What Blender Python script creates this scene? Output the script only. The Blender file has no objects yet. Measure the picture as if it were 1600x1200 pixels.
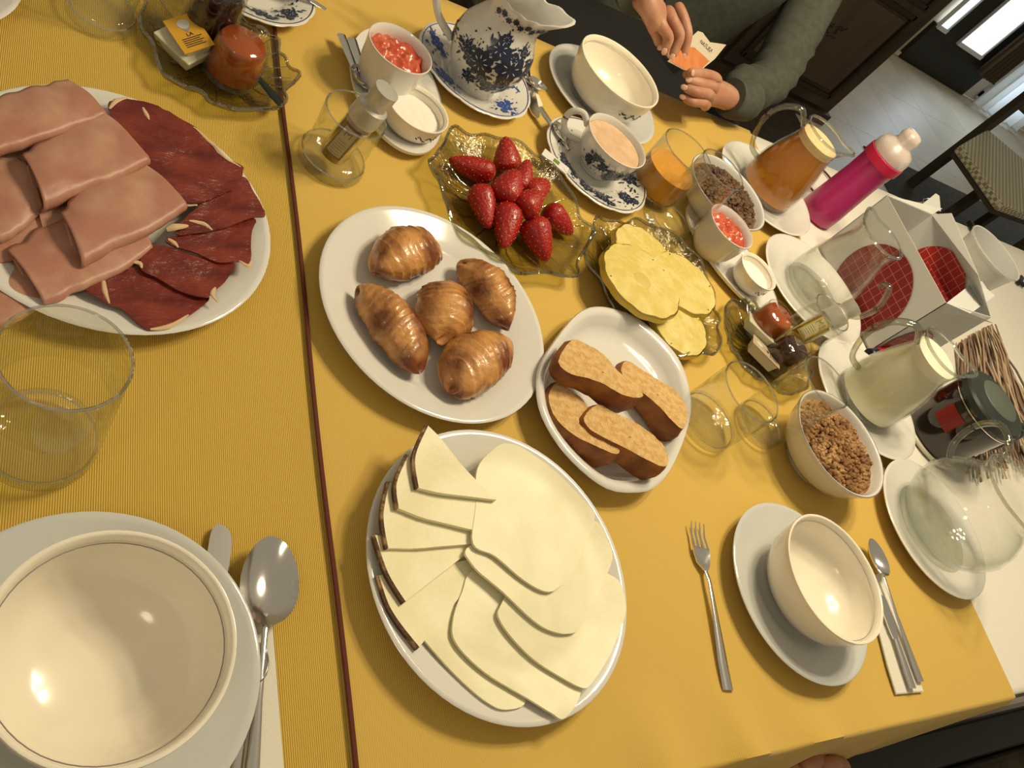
import bpy, bmesh, math, random
from math import sin, cos, pi, radians, sqrt, exp, hypot, atan2
from mathutils import Vector, Matrix, noise
random.seed(7)
S = bpy.context.scene
C = S.collection
T = 0.75                      # height of the table top above the floor

# ------------------------------------------------------------------ camera
CW = ((0.81800, 0.10760, 0.56510), (-0.20500, -0.86330, 0.46120), (0.53750, -0.49310, -0.68410))
FPX, CH = 1280.0, 0.62
cam = bpy.data.cameras.new('camera'); cam.sensor_width = 36; cam.lens = 36 * FPX / 1600
cam.clip_start = 0.02; cam.clip_end = 60
co = bpy.data.objects.new('camera', cam); C.objects.link(co)
_r = Matrix([[CW[i][0], -CW[i][1], -CW[i][2]] for i in range(3)]).normalized()
co.matrix_world = Matrix.Translation((0, 0, CH + T)) @ _r.to_4x4()
S.camera = co

def at(u, v, z=0.0):
    """place in the room (table top = 0) seen at a pixel, at height z above the table"""
    x, y = u - 800, v - 600
    d = [CW[i][0] * x + CW[i][1] * y + CW[i][2] * FPX for i in range(3)]
    t = (z - CH) / d[2]
    return Vector((d[0] * t, d[1] * t, z))
def crop(ox, oy, s, pts, z=0.0):
    return [at(ox + a / s, oy + b / s, z) for a, b in pts]

# ------------------------------------------------------------------ world, lamps, exposure
w = bpy.data.worlds.new('world'); S.world = w; w.use_nodes = True
bg = w.node_tree.nodes['Background']; bg.inputs[0].default_value = (1.0, 0.86, 0.62, 1); bg.inputs[1].default_value = 0.27
def lamp(name, kind, loc, power, col, **k):
    l = bpy.data.lights.new(name, kind); l.energy = power; l.color = col
    for a, b in k.items(): setattr(l, a, b)
    o = bpy.data.objects.new(name, l); C.objects.link(o); o.location = loc
    return o
for i in range(5):
    a = i * 2 * pi / 5 + .3
    lamp('ceiling_lamp_bulb', 'POINT', (1.12 + .17 * cos(a), .72 + .17 * sin(a), T + 1.22), 12.2, (1, .845, .57), shadow_soft_size=.05)
lamp('added_fill', 'POINT', (-.45, -.35, T + 1.15), 5, (1, .85, .58), shadow_soft_size=.12)  # added fill light, no real lamp; lifts the near left side
o = lamp('daylight', 'AREA', (5.85, 4.05, T + .1), 6, (.72, .86, 1), shape='RECTANGLE', size=.5, size_y=1.1)
o.rotation_euler = (radians(-90), 0, 0)
S.view_settings.view_transform = 'Standard'; S.view_settings.look = 'None'
S.view_settings.exposure = 0.22; S.view_settings.gamma = 1.0; S.view_settings.use_curve_mapping = False
S.cycles.transparent_max_bounces = 32; S.cycles.max_bounces = 10; S.cycles.transmission_bounces = 10
S.cycles.sample_clamp_indirect = 4

# ------------------------------------------------------------------ materials
MATS = {}
def mat(name, col=(.8, .8, .8), rough=.5, metal=0., spec=.5, coat=0., noise_col=None, nscale=30., nstretch=None, bump=0., bscale=60., sss=0., lo=.4, hi=.6, coords='Object', emis=None, trans=0., ior=1.45, alpha=1.):
    if name in MATS: return MATS[name]
    m = bpy.data.materials.new(name); m.use_nodes = True; nt = m.node_tree; N = nt.nodes; L = nt.links
    b = N['Principled BSDF']
    b.inputs['Base Color'].default_value = (*col, 1); b.inputs['Roughness'].default_value = rough
    b.inputs['Metallic'].default_value = metal; b.inputs['Specular IOR Level'].default_value = spec
    b.inputs['Coat Weight'].default_value = coat; b.inputs['Coat Roughness'].default_value = .06
    b.inputs['Transmission Weight'].default_value = trans; b.inputs['IOR'].default_value = ior
    b.inputs['Alpha'].default_value = alpha
    if sss: b.inputs['Subsurface Weight'].default_value = sss; b.inputs['Subsurface Radius'].default_value = (.01, .006, .004); b.inputs['Subsurface Scale'].default_value = .6
    if emis: b.inputs['Emission Color'].default_value = (*emis[0], 1); b.inputs['Emission Strength'].default_value = emis[1]
    if noise_col or bump:
        tc = N.new('ShaderNodeTexCoord'); mp = N.new('ShaderNodeMapping'); L.new(tc.outputs[coords], mp.inputs[0])
        if nstretch: mp.inputs['Scale'].default_value = nstretch
    if noise_col:
        n = N.new('ShaderNodeTexNoise'); n.inputs['Scale'].default_value = nscale; n.inputs['Detail'].default_value = 6
        L.new(mp.outputs[0], n.inputs['Vector'])
        r = N.new('ShaderNodeValToRGB'); r.color_ramp.elements[0].position = lo; r.color_ramp.elements[1].position = hi
        r.color_ramp.elements[0].color = (*col, 1); r.color_ramp.elements[1].color = (*noise_col, 1)
        L.new(n.outputs[0], r.inputs[0]); L.new(r.outputs[0], b.inputs['Base Color'])
    if bump:
        n2 = N.new('ShaderNodeTexNoise'); n2.inputs['Scale'].default_value = bscale; n2.inputs['Detail'].default_value = 5
        L.new(mp.outputs[0], n2.inputs['Vector'])
        bp = N.new('ShaderNodeBump'); bp.inputs['Strength'].default_value = bump; bp.inputs['Distance'].default_value = .002
        L.new(n2.outputs[0], bp.inputs['Height']); L.new(bp.outputs[0], b.inputs['Normal'])
    MATS[name] = m; return m

def glass_mat(name, tint=(.96, .97, .95), refl=.95, edge=(.75, .78, .72), bump=0., bscale=40, base=.06, rough=.03):
    """thin walled glass: clear face on, more reflective and slightly tinted at grazing angles"""
    if name in MATS: return MATS[name]
    m = bpy.data.materials.new(name); m.use_nodes = True; nt = m.node_tree; N = nt.nodes; L = nt.links
    N.clear(); out = N.new('ShaderNodeOutputMaterial')
    tr = N.new('ShaderNodeBsdfTransparent'); gl = N.new('ShaderNodeBsdfGlossy'); gl.inputs['Roughness'].default_value = rough
    gl.inputs['Color'].default_value = (refl, refl, refl, 1)
    lw = N.new('ShaderNodeLayerWeight'); lw.inputs['Blend'].default_value = .35
    mc = N.new('ShaderNodeMix'); mc.data_type = 'RGBA'; mc.inputs['A'].default_value = (*tint, 1); mc.inputs['B'].default_value = (*edge, 1)
    L.new(lw.outputs['Facing'], mc.inputs['Factor']); L.new(mc.outputs['Result'], tr.inputs['Color'])
    fr = N.new('ShaderNodeMapRange'); fr.inputs['To Min'].default_value = base; fr.inputs['To Max'].default_value = .75
    pw = N.new('ShaderNodeMath'); pw.operation = 'POWER'; pw.inputs[1].default_value = 2.6
    L.new(lw.outputs['Facing'], pw.inputs[0]); L.new(pw.outputs[0], fr.inputs['Value'])
    mx = N.new('ShaderNodeMixShader'); L.new(fr.outputs[0], mx.inputs[0]); L.new(tr.outputs[0], mx.inputs[1]); L.new(gl.outputs[0], mx.inputs[2])
    L.new(mx.outputs[0], out.inputs[0])
    if bump:
        tc = N.new('ShaderNodeTexCoord'); n = N.new('ShaderNodeTexNoise'); n.inputs['Scale'].default_value = bscale
        L.new(tc.outputs['Object'], n.inputs['Vector']); bp = N.new('ShaderNodeBump'); bp.inputs['Strength'].default_value = bump; bp.inputs['Distance'].default_value = .003
        L.new(n.outputs[0], bp.inputs['Height'])
        for x in (lw, gl): L.new(bp.outputs[0], x.inputs['Normal'])
    MATS[name] = m; return m

CER = mat('white_porcelain', (.72, .70, .65), .12, coat=.4)
IVO = mat('ivory_stoneware', (.90, .83, .69), .16, coat=.4, noise_col=(.87, .80, .66), nscale=25)
GREYP = mat('pale_grey_porcelain', (.60, .61, .59), .12, coat=.5)
GL = glass_mat('clear_glass', tint=(.99, .992, .985), edge=(.86, .88, .84), base=.03)
GLB = glass_mat('thick_clear_glass', tint=(.978, .98, .965), edge=(.80, .82, .76), base=.05, bump=.4, bscale=60)
GLR = glass_mat('glass_rim', tint=(.90, .92, .86), edge=(.6, .62, .54), base=.34)
GLY = glass_mat('pressed_olive_glass', (.86, .85, .66), edge=(.50, .48, .30), bump=1., bscale=110, base=.03, rough=.16)
GLP = glass_mat('pressed_rim_glass', (.80, .80, .68), edge=(.5, .5, .4), bump=.6, bscale=120, base=.22)
STEEL = mat('polished_steel', (.80, .78, .74), .16, metal=1.)
INK = mat('blue_black_print', (.018, .028, .060), .25)
INKB = mat('cobalt_print', (.035, .09, .34), .25)
INKW = mat('white_print_detail', (.62, .62, .60), .25)
LINE = mat('grey_rim_line', (.30, .28, .28), .3)
SKIN = mat('skin', (.50, .265, .165), .5, sss=.12, noise_col=(.42, .19, .115), nscale=35, bump=.25, bscale=150)
SWEAT = mat('grey_green_knit', (.085, .088, .072), .95, noise_col=(.070, .073, .058), nscale=60, bump=.3, bscale=700, spec=.15)

# ------------------------------------------------------------------ mesh helpers
def mesh(name, vs, fs, m, smooth=True, angle=40, mats=None, midx=None):
    me = bpy.data.meshes.new(name); me.from_pydata([tuple(v) for v in vs], [], fs)
    for x in (mats or [m]): me.materials.append(x)
    if midx: me.polygons.foreach_set('material_index', midx)
    if smooth:
        me.polygons.foreach_set('use_smooth', [True] * len(me.polygons))
        me.update()
        try: me.set_sharp_from_angle(angle=radians(angle))
        except Exception: pass
    me.update(); return me
def link(name, me, parent=None, loc=None, rot=None):
    o = bpy.data.objects.new(name, me); C.objects.link(o)
    if parent: o.parent = parent
    if loc is not None: o.location = loc
    if rot is not None: o.rotation_euler = rot
    return o
def tag(o, label, cat, group=None, kind=None):
    if label: o['label'] = label
    if cat: o['category'] = cat
    if group: o['group'] = group
    if kind: o['kind'] = kind
    return o
def thing(name, label, cat, x, y, z=0., rot=0., group=None):
    o = bpy.data.objects.new(name, None); C.objects.link(o); o.empty_display_size = .02
    o.location = (x, y, z + T); o.rotation_euler = (0, 0, rot)
    return tag(o, label, cat, group)
def struct(name, me, loc=(0, 0, 0)):
    o = link(name, me, None, loc); o['kind'] = 'structure'; return o
def rel(pts, o):                                  # absolute table coordinates -> local to a thing without rotation
    b = Vector((o.location.x, o.location.y, o.location.z - T)); return [Vector(p) - b for p in pts]

def lathe(prof, seg=48, warp=None):
    vs, fs, n = [], [], len(prof)
    poles = {}
    idx = []
    for i, (r, z) in enumerate(prof):
        row = []
        if r < 1e-6:
            vs.append((0, 0, z)); row = [len(vs) - 1] * seg
        else:
            for k in range(seg):
                a = 2 * pi * k / seg; x, y, zz = r * cos(a), r * sin(a), z
                if warp: x, y, zz = warp(r, a, z)
                vs.append((x, y, zz)); row.append(len(vs) - 1)
        idx.append(row)
    for i in range(n - 1):
        for k in range(seg):
            q = [idx[i][k], idx[i + 1][k], idx[i + 1][(k + 1) % seg], idx[i][(k + 1) % seg]]
            q2 = []
            for v in q:
                if v not in q2: q2.append(v)
            if len(q2) > 2: fs.append(tuple(q2))
    return vs, fs
def merge(*parts):
    vs, fs = [], []
    for v, f in parts:
        n = len(vs); vs += list(v); fs += [tuple(i + n for i in g) for g in f]
    return vs, fs
def move(p, d):
    return [Vector(v) + Vector(d) for v in p[0]], p[1]
def xform(p, M):
    return [M @ Vector(v) for v in p[0]], p[1]
def smooth_path(pts, n=6, closed=False):
    P = [Vector(p) for p in pts]; out = []; m = len(P)
    rng = range(m) if closed else range(m - 1)
    for i in rng:
        if closed: a, b, c, d = P[i - 1], P[i], P[(i + 1) % m], P[(i + 2) % m]
        else: a, b, c, d = P[max(i - 1, 0)], P[i], P[i + 1], P[min(i + 2, m - 1)]
        for k in range(n):
            t = k / n
            out.append(.5 * ((2 * b) + (c - a) * t + (2 * a - 5 * b + 4 * c - d) * t * t + (3 * b - a - 3 * c + d) * t ** 3))
    if not closed: out.append(P[-1])
    return out
def tube(pts, rad, seg=10, flat=1., up=(0, 0, 1)):
    P = [Vector(p) for p in pts]; n = len(P); vs, fs = [], []
    R = rad if isinstance(rad, (list, tuple)) else [rad] * n
    if len(R) != n: R = [R[min(int(i * (len(R) - 1) / (n - 1)), len(R) - 2)] * (1 - (i * (len(R) - 1) / (n - 1)) % 1) + R[min(int(i * (len(R) - 1) / (n - 1)), len(R) - 2) + 1] * ((i * (len(R) - 1) / (n - 1)) % 1) if i < n - 1 else R[-1] for i in range(n)]
    for i in range(n):
        t = (P[min(i + 1, n - 1)] - P[max(i - 1, 0)]).normalized()
        s = t.cross(Vector(up))
        if s.length < .05: s = t.cross(Vector((1, 0, .1)))
        s.normalize(); u = s.cross(t)
        for k in range(seg):
            a = 2 * pi * k / seg; vs.append(P[i] + s * cos(a) * R[i] + u * sin(a) * R[i] * flat)
    for i in range(n - 1):
        for k in range(seg):
            k2 = (k + 1) % seg; fs.append((i * seg + k, i * seg + k2, (i + 1) * seg + k2, (i + 1) * seg + k))
    fs.append(tuple(range(seg))[::-1]); fs.append(tuple((n - 1) * seg + k for k in range(seg)))
    return vs, fs
def box(x0, x1, y0, y1, z0, z1):
    v = [(x, y, z) for x in (x0, x1) for y in (y0, y1) for z in (z0, z1)]
    return v, [(0, 1, 3, 2), (4, 6, 7, 5), (0, 4, 5, 1), (2, 3, 7, 6), (0, 2, 6, 4), (1, 5, 7, 3)]
def bevel_me(me, wd, seg=2):
    bm = bmesh.new(); bm.from_mesh(me); bmesh.ops.bevel(bm, geom=list(bm.edges), offset=wd, segments=seg, affect='EDGES', profile=.5)
    bm.to_mesh(me); bm.free(); return me
def sheet(outline, top, th, rings=7, n=6, edge=None, mid=None):
    """solid slab over a closed outline; top(x,y)->z of upper face, th thickness"""
    O = smooth_path([Vector((p[0], p[1], 0)) for p in outline], n, True) if n > 1 else [Vector((p[0], p[1], 0)) for p in outline]
    m = len(O); c = sum(O, Vector()) / m
    if mid: c = Vector((mid[0], mid[1], 0))
    vs, fs = [Vector((c.x, c.y, top(c.x, c.y)))], []
    for i in range(1, rings + 1):
        s = (i / rings) ** .8
        for p in O:
            q = c + (p - c) * s; vs.append(Vector((q.x, q.y, top(q.x, q.y))))
    for k in range(m): fs.append((0, 1 + k, 1 + (k + 1) % m))
    for i in range(rings - 1):
        a, b = 1 + i * m, 1 + (i + 1) * m
        for k in range(m): k2 = (k + 1) % m; fs.append((a + k, b + k, b + k2, a + k2))
    base = len(vs); last = 1 + (rings - 1) * m
    # is the outline counter clockwise?
    ar = sum(O[i].x * O[(i + 1) % m].y - O[(i + 1) % m].x * O[i].y for i in range(m))
    e = edge or 0
    for k, p in enumerate(O):
        q = p + (p - c).normalized() * e; vs.append(Vector((q.x, q.y, vs[last + k].z - th * .5)))
    for k in range(m): k2 = (k + 1) % m; fs.append((last + k, base + k, base + k2, last + k2))
    b2 = len(vs)
    for i in range(rings, 0, -1):
        for k in range(m): v = vs[1 + (i - 1) * m + k]; vs.append(Vector((v.x, v.y, v.z - th)))
        j = b2 + (rings - i) * m
        pa = base if i == rings else j - m
        for k in range(m): k2 = (k + 1) % m; fs.append((pa + k, j + k, j + k2, pa + k2))
    j = b2 + (rings - 1) * m; vs.append(Vector((c.x, c.y, vs[0].z - th)))
    for k in range(m): fs.append((j + k, len(vs) - 1, j + (k + 1) % m))
    if ar < 0: fs = [f[::-1] for f in fs]
    return vs, fs
def blob(r=(1, 1, 1), lat=10, lon=14, f=None):
    vs, fs = [], []
    for i in range(lat + 1):
        th = pi * i / lat
        for k in range(lon):
            ph = 2 * pi * k / lon; d = Vector((sin(th) * cos(ph), sin(th) * sin(ph), cos(th)))
            s = f(d) if f else 1.
            vs.append(Vector((d.x * r[0] * s, d.y * r[1] * s, d.z * r[2] * s)))
    for i in range(lat):
        for k in range(lon):
            k2 = (k + 1) % lon; fs.append((i * lon + k, (i + 1) * lon + k, (i + 1) * lon + k2, i * lon + k2))
    return vs, fs
def text_me(s, size, m, ext=.0002):
    cu = bpy.data.curves.new('lettering', 'FONT'); cu.body = s; cu.size = size; cu.extrude = ext; cu.align_x = 'CENTER'; cu.align_y = 'CENTER'; cu.resolution_u = 2
    o = bpy.data.objects.new('tmp', cu); C.objects.link(o)
    bpy.context.view_layer.update()
    me = bpy.data.meshes.new_from_object(o.evaluated_get(bpy.context.evaluated_depsgraph_get()))
    bpy.data.objects.remove(o); me.materials.clear(); me.materials.append(m); me.name = 'lettering'; return me
def skin_me(verts, edges, rad, m, sub=2, root=0):
    me = bpy.data.meshes.new('tmp'); me.from_pydata([tuple(v) for v in verts], edges, [])
    o = bpy.data.objects.new('tmp', me); C.objects.link(o)
    md = o.modifiers.new('s', 'SKIN'); md.branch_smoothing = .6
    for i, r in enumerate(rad):
        sv = me.skin_vertices[0].data[i]; sv.radius = (r, r) if not isinstance(r, tuple) else r
        sv.use_root = (i == root)
    s = o.modifiers.new('d', 'SUBSURF'); s.levels = sub; s.render_levels = sub
    bpy.context.view_layer.update()
    out = bpy.data.meshes.new_from_object(o.evaluated_get(bpy.context.evaluated_depsgraph_get()))
    bpy.data.objects.remove(o)
    out.materials.clear(); out.materials.append(m)
    out.polygons.foreach_set('use_smooth', [True] * len(out.polygons)); return out

# ------------------------------------------------------------------ the room
fm = mat('pale_stone_floor', (.56, .51, .385), .45, noise_col=(.50, .455, .34), nscale=3, bump=.05)
# floor tiles with a recessed joint
tv = []
TS = .62
tile_me = mesh('floor_tile', *box(-TS / 2 + .001, TS / 2 - .001, -TS / 2 + .001, TS / 2 - .001, -.012, 0), fm, False)
fl = struct('floor', mesh('floor', *box(-3, 9, -3, 4.2, -.06, -.0035), mat('floor_joint', (.46, .42, .33), .9), False))
for i in range(6):
    for j in range(5):
        x, y = 2.95 + i * TS, 1.35 + j * TS
        if y + TS / 2 < 4.2: link('floor_tile', tile_me, fl, (x, y, 0))
WALL = mat('warm_plaster', (.62, .55, .43), .9, noise_col=(.58, .51, .40), nscale=2)
struct('wall_back', mesh('wall_back', *merge(box(-3, 5.66, 4.2, 4.3, 0, 2.6), box(5.98, 9, 4.2, 4.3, 0, 2.6), box(5.66, 5.98, 4.2, 4.3, 0, .29), box(5.66, 5.98, 4.2, 4.3, 1.9, 2.6)), WALL, False))
struct('wall_right', mesh('wall_right', *box(9, 9.1, -3, 4.3, 0, 2.6), WALL, False))
DARK = mat('dark_green_black_paint', (.018, .018, .015), .42, spec=.3)
# dark panelling in front of the back wall with one tall pane and a narrow one
struct('trim_1', mesh('trim_1', *merge(box(5.335, 5.66, 4.16, 4.2, 0, .30), box(5.66, 6.22, 4.16, 4.2, 0, .285), box(5.45, 5.66, 4.16, 4.2, .30, 1.9), box(5.98, 6.22, 4.16, 4.2, .285, 1.9)), DARK, False))
WG = mat('daylit_pane', (.9, .95, 1), .3, emis=((.78, .90, 1.0), 1.7))
WF = mat('white_window_frame', (.62, .66, .70), .4)
for i, (x0, x1, z0) in enumerate(((5.66, 5.955, .30), (5.36, 5.44, .315))):
    wn = struct('window_%d' % (i + 1), mesh('window', *merge(box(x0 - .012, x1 + .02, 4.135, 4.17, z0 - .03, z0), box(x1, x1 + .02, 4.14, 4.17, z0, 1.9), box(x0 - .012, x0, 4.14, 4.17, z0, 1.9)), WF, False))
    link('pane', mesh('pane', *box(x0, x1, 4.15, 4.156, z0, 1.9), WG, False), wn)
struct('baseboard_back', mesh('baseboard_back', *box(4.4, 5.33, 4.17, 4.2, 0, .03), mat('cream_trim', (.62, .57, .47), .6), False))

def drape(name, label, x0, x1, y, z0, z1, m, amp, freq, seg=60):
    o = thing(name, label, 'curtain', (x0 + x1) / 2, y, z0 - T)
    vs, fs = [], []
    for j in range(9):
        for i in range(seg + 1):
            t = i / seg; vs.append(((t - .5) * (x1 - x0) * (1 - .1 * j / 8), amp * sin(t * freq * 2 * pi) + .006 * sin(t * 31), j / 8 * (z1 - z0)))
    for j in range(8):
        for i in range(seg): a = j * (seg + 1) + i; fs.append((a, a + 1, a + seg + 2, a + seg + 1))
    link('curtain_cloth', mesh('curtain', vs, fs, m), o)
    hem = [(v[0], v[1] - .001, v[2] + .008) for v in vs[:seg + 1]]
    link('hem', mesh('hem', *tube(hem, .006, 5), m), o); return o
drape('brown_curtain', 'heavy brown curtain folded beside the bright window at top right', 6.02, 6.26, 4.10, .2, 2.0, mat('brown_curtain', (.075, .05, .028), .9), .02, 5)
CUR = bpy.data.materials.new('white_curtain'); CUR.use_nodes = True; _n = CUR.node_tree.nodes; _n.clear()
_o = _n.new('ShaderNodeOutputMaterial'); _m = _n.new('ShaderNodeMixShader'); _d = _n.new('ShaderNodeBsdfDiffuse'); _t = _n.new('ShaderNodeBsdfTranslucent')
_d.inputs[0].default_value = _t.inputs[0].default_value = (.86, .90, .92, 1); _m.inputs[0].default_value = .5
for _a, _b in ((_d.outputs[0], _m.inputs[1]), (_t.outputs[0], _m.inputs[2]), (_m.outputs[0], _o.inputs[0])): CUR.node_tree.links.new(_a, _b)
drape('white_curtain', 'sheer white curtain hanging to the floor at the far right', 6.24, 6.95, 4.05, .02, 2.0, CUR, .022, 7)
w3 = struct('window_3', mesh('window', *merge(box(6.40, 6.44, 4.16, 4.19, .05, 1.95), box(6.93, 6.97, 4.16, 4.19, .05, 1.95), box(6.40, 6.97, 4.16, 4.19, .03, .10)), WF, False))  # unseen window, added to light the sheer curtain from behind
link('pane', mesh('pane', *box(6.44, 6.93, 4.175, 4.18, .10, 1.95), WG, False), w3)

# carved dark wardrobe behind the seated person
WOOD = mat('dark_walnut', (.055, .034, .020), .55, noise_col=(.032, .020, .012), nscale=14, nstretch=(1, 1, .15), bump=.3)
WOODL = mat('walnut_panel', (.085, .055, .034), .5, noise_col=(.062, .040, .025), nscale=10, nstretch=(1, 1, .2))
wd = thing('wardrobe', 'dark carved wooden wardrobe standing behind the seated person', 'wardrobe', 3.0, 2.79, -T)
link('carcass', bevel_me(mesh('carcass', *box(-1.2, .53, 0, .5, 0, 2.0), WOOD, False), .004), wd)
for k, (x0, x1) in enumerate(((-1.1, -.33), (-.30, .46))):
    dr = link('door', bevel_me(mesh('door', *box(x0, x1, -.025, 0, .08, 1.92), WOOD, False), .004), wd)
    # raised mouldings round each panel and the panel itself
    for z0, z1 in ((.16, .62), (.70, 1.8)):
        link('panel', mesh('panel', *box(x0 + .09, x1 - .09, -.034, -.025, z0 + .02, z1 - .02), WOODL, False), dr)
        mo = []
        for (a, b, c, d) in ((x0 + .06, x1 - .06, z0 - .02, z0), (x0 + .06, x1 - .06, z1, z1 + .02), (x0 + .05, x0 + .07, z0 - .02, z1 + .02), (x1 - .07, x1 - .05, z0 - .02, z1 + .02)):
            mo.append(box(a, b, -.04, -.025, c, d))
        link('moulding', mesh('moulding', *merge(*mo), mat('moulding_wood', (.022, .013, .008), .4), False), dr)
    # painted sprig
    sp = []
    for q in range(26):
        a = random.uniform(0, 2 * pi); r = random.uniform(0, .05)
        sp.append(move(blob((.007, .0015, .004), 4, 6), ((x0 + x1) / 2 + r * cos(a) * 1.3, -.0355, .42 + r * sin(a) + r * cos(a) * .5)))
    link('painted_sprig', mesh('painted_sprig', *merge(*sp), mat('sprig_paint', (.012, .012, .008), .6)), dr)
link('plinth', mesh('plinth', *box(-1.22, .54, -.03, .5, 0, .06), WOOD, False), wd)

# rush chair at the far right
CHW = mat('chair_dark_wood', (.045, .035, .022), .5)
cane = mat('woven_cane', (.50, .46, .33), .8)
nt = cane.node_tree; tc = nt.nodes.new('ShaderNodeTexCoord'); ck = nt.nodes.new('ShaderNodeTexChecker'); ck.inputs['Scale'].default_value = 60
ck.inputs[1].default_value = (.55, .52, .38, 1); ck.inputs[2].default_value = (.25, .22, .13, 1)
nt.links.new(tc.outputs['Object'], ck.inputs[0]); nt.links.new(ck.outputs[0], nt.nodes['Principled BSDF'].inputs['Base Color'])
t = thing('woven_seat_chair', 'dark wooden chair with pale woven seat beyond the table at right', 'chair', 4.2, 2.3, -T)
def cpoly(pts, z0, z1): 
    k = len(pts); v = [(x - 4.2, y - 2.3, z) for z in (z0, z1) for x, y in pts]
    return v, [tuple(range(k))[::-1], tuple(range(k, 2 * k))] + [(i, (i + 1) % k, k + (i + 1) % k, k + i) for i in range(k)]
SEATP = [(3.66, 2.24), (3.72, 1.90), (4.62, 1.98), (4.60, 2.40), (4.22, 2.56)]
link('seat', bevel_me(mesh('seat', *cpoly(SEATP, .415, .455), cane, False), .008), t)
link('seat_frame', mesh('seat_frame', *cpoly([(4.2 + (x - 4.2) * .97, 2.3 + (y - 2.3) * .97) for x, y in SEATP], .39, .414), CHW, False), t)
for x, y, h in ((4.21, 2.57, .95), (4.67, 2.37, .95), (4.45, 2.02, .40), (4.06, 2.20, .40)):
    link('leg', bevel_me(mesh('leg', *box(x - 4.2 - .022, x - 4.2 + .022, y - 2.3 - .022, y - 2.3 + .022, 0, h), CHW, False), .004), t)
for z in (.62, .85): link('back_slat', mesh('back_slat', *tube([(.01, .27, z), (.24, .18, z), (.47, .07, z)], .016, 8), CHW), t)
# dark chair carrying the seated person
t = thing('dark_chair', 'dark wooden chair that the person in the sweater sits on', 'chair', 1.17, 1.56, -T)
link('seat', bevel_me(mesh('seat', *box(-.24, .24, -.24, .22, .40, .44), CHW, False), .008), t)
for sx in (-1, 1):
    for sy in (-1, 1): link('leg', mesh('leg', *box(sx * .21 - .02, sx * .21 + .02, sy * .2 - .02, sy * .2 + .02, 0, .40 if sy < 0 else .95), CHW, False), t)
link('backrest', bevel_me(mesh('backrest', *box(-.23, .23, .19, .215, .62, .93), CHW, False), .006), t)
struct('trim_2', mesh('trim_2', *box(3.9, 6.2, 1.0, 2.75, .0, .006), mat('dark_floor_slab', (.07, .066, .052), .95, noise_col=(.05, .047, .038), nscale=40), False))  # thin dark slab on the floor around the woven chair

struct('trim_3', mesh('trim_3', *box(-.5, 3.30, 1.2, 3.3, .0, .008), mat('dark_brown_sheet', (.030, .022, .014), .95, noise_col=(.045, .032, .018), nscale=30), False))  # thin dark brown sheet over the floor behind the table

# bench under the near edge, bottom right
bn = thing('upholstered_bench', 'dark bench with mottled green-brown cushion under the table edge', 'bench', 1.6, -.33, -T)
link('frame', bevel_me(mesh('frame', *box(-1.0, 1.0, .255, .318, .3, .44), mat('black_lacquer', (.016, .015, .012), .45), False), .006), bn)
link('cushion', bevel_me(mesh('cushion', *box(-.98, .98, -.25, .25, .36, .45), mat('mottled_upholstery', (.035, .038, .020), .9, noise_col=(.085, .055, .03), nscale=30, bump=.5), False), .015), bn)
for sx in (-.9, .9):
    for sy in (-.2, .27): link('leg', mesh('leg', *box(sx - .03, sx + .03, sy - .03, sy + .03, 0, .36), CHW, False), bn)

# ------------------------------------------------------------------ table and cloths
TX0, TX1, TY0, TY1 = -.75, 2.75, .005, 1.10
tb = thing('dining_table', 'long wooden dining table under white and yellow tablecloths', 'table', 1.0, .55, -T)
link('tabletop', mesh('tabletop', *box(TX0 - 1, TX1 - 1, TY0 - .55, TY1 - .55, T - .04, T - .004), WOOD, False), tb)
for sx in (-1, 1):
    for sy in (-1, 1):
        link('leg', mesh('leg', *box(sx * 1.55 - .04, sx * 1.55 + .04, sy * .44 - .04, sy * .44 + .04, 0, T - .04), WOOD, False), tb)

def cloth_mat(name, c1, c2, rib, period, bumpd):
    m = bpy.data.materials.new(name); m.use_nodes = True; nt = m.node_tree; N = nt.nodes; L = nt.links; b = N['Principled BSDF']
    b.inputs['Roughness'].default_value = .75; b.inputs['Specular IOR Level'].default_value = .25; b.inputs['Sheen Weight'].default_value = .15
    tc = N.new('ShaderNodeTexCoord'); wv = N.new('ShaderNodeTexWave'); wv.bands_direction = 'X'; wv.inputs['Scale'].default_value = .314 / period
    wv.inputs['Distortion'].default_value = .4; wv.inputs['Detail'].default_value = 2; wv.inputs['Detail Scale'].default_value = 30
    L.new(tc.outputs['Object'], wv.inputs['Vector'])
    n = N.new('ShaderNodeTexNoise'); n.inputs['Scale'].default_value = 700; L.new(tc.outputs['Object'], n.inputs['Vector'])
    n3 = N.new('ShaderNodeTexNoise'); n3.inputs['Scale'].default_value = 4; L.new(tc.outputs['Object'], n3.inputs['Vector'])
    a = N.new('ShaderNodeMath'); a.operation = 'MULTIPLY_ADD'; a.inputs[1].default_value = rib; a.inputs[2].default_value = 0
    L.new(wv.outputs['Fac'], a.inputs[0])
    b2 = N.new('ShaderNodeMath'); b2.operation = 'MULTIPLY_ADD'; b2.inputs[1].default_value = 1 - rib; L.new(n.outputs[0], b2.inputs[0]); L.new(a.outputs[0], b2.inputs[2])
    mx = N.new('ShaderNodeMix'); mx.data_type = 'RGBA'; mx.inputs['A'].default_value = (*c1, 1); mx.inputs['B'].default_value = (*c2, 1)
    L.new(b2.outputs[0], mx.inputs['Factor']); L.new(mx.outputs['Result'], b.inputs['Base Color'])
    bp = N.new('ShaderNodeBump'); bp.inputs['Strength'].default_value = bumpd; bp.inputs['Distance'].default_value = .0006
    L.new(b2.outputs[0], bp.inputs['Height']); L.new(bp.outputs[0], b.inputs['Normal']); return m
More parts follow.
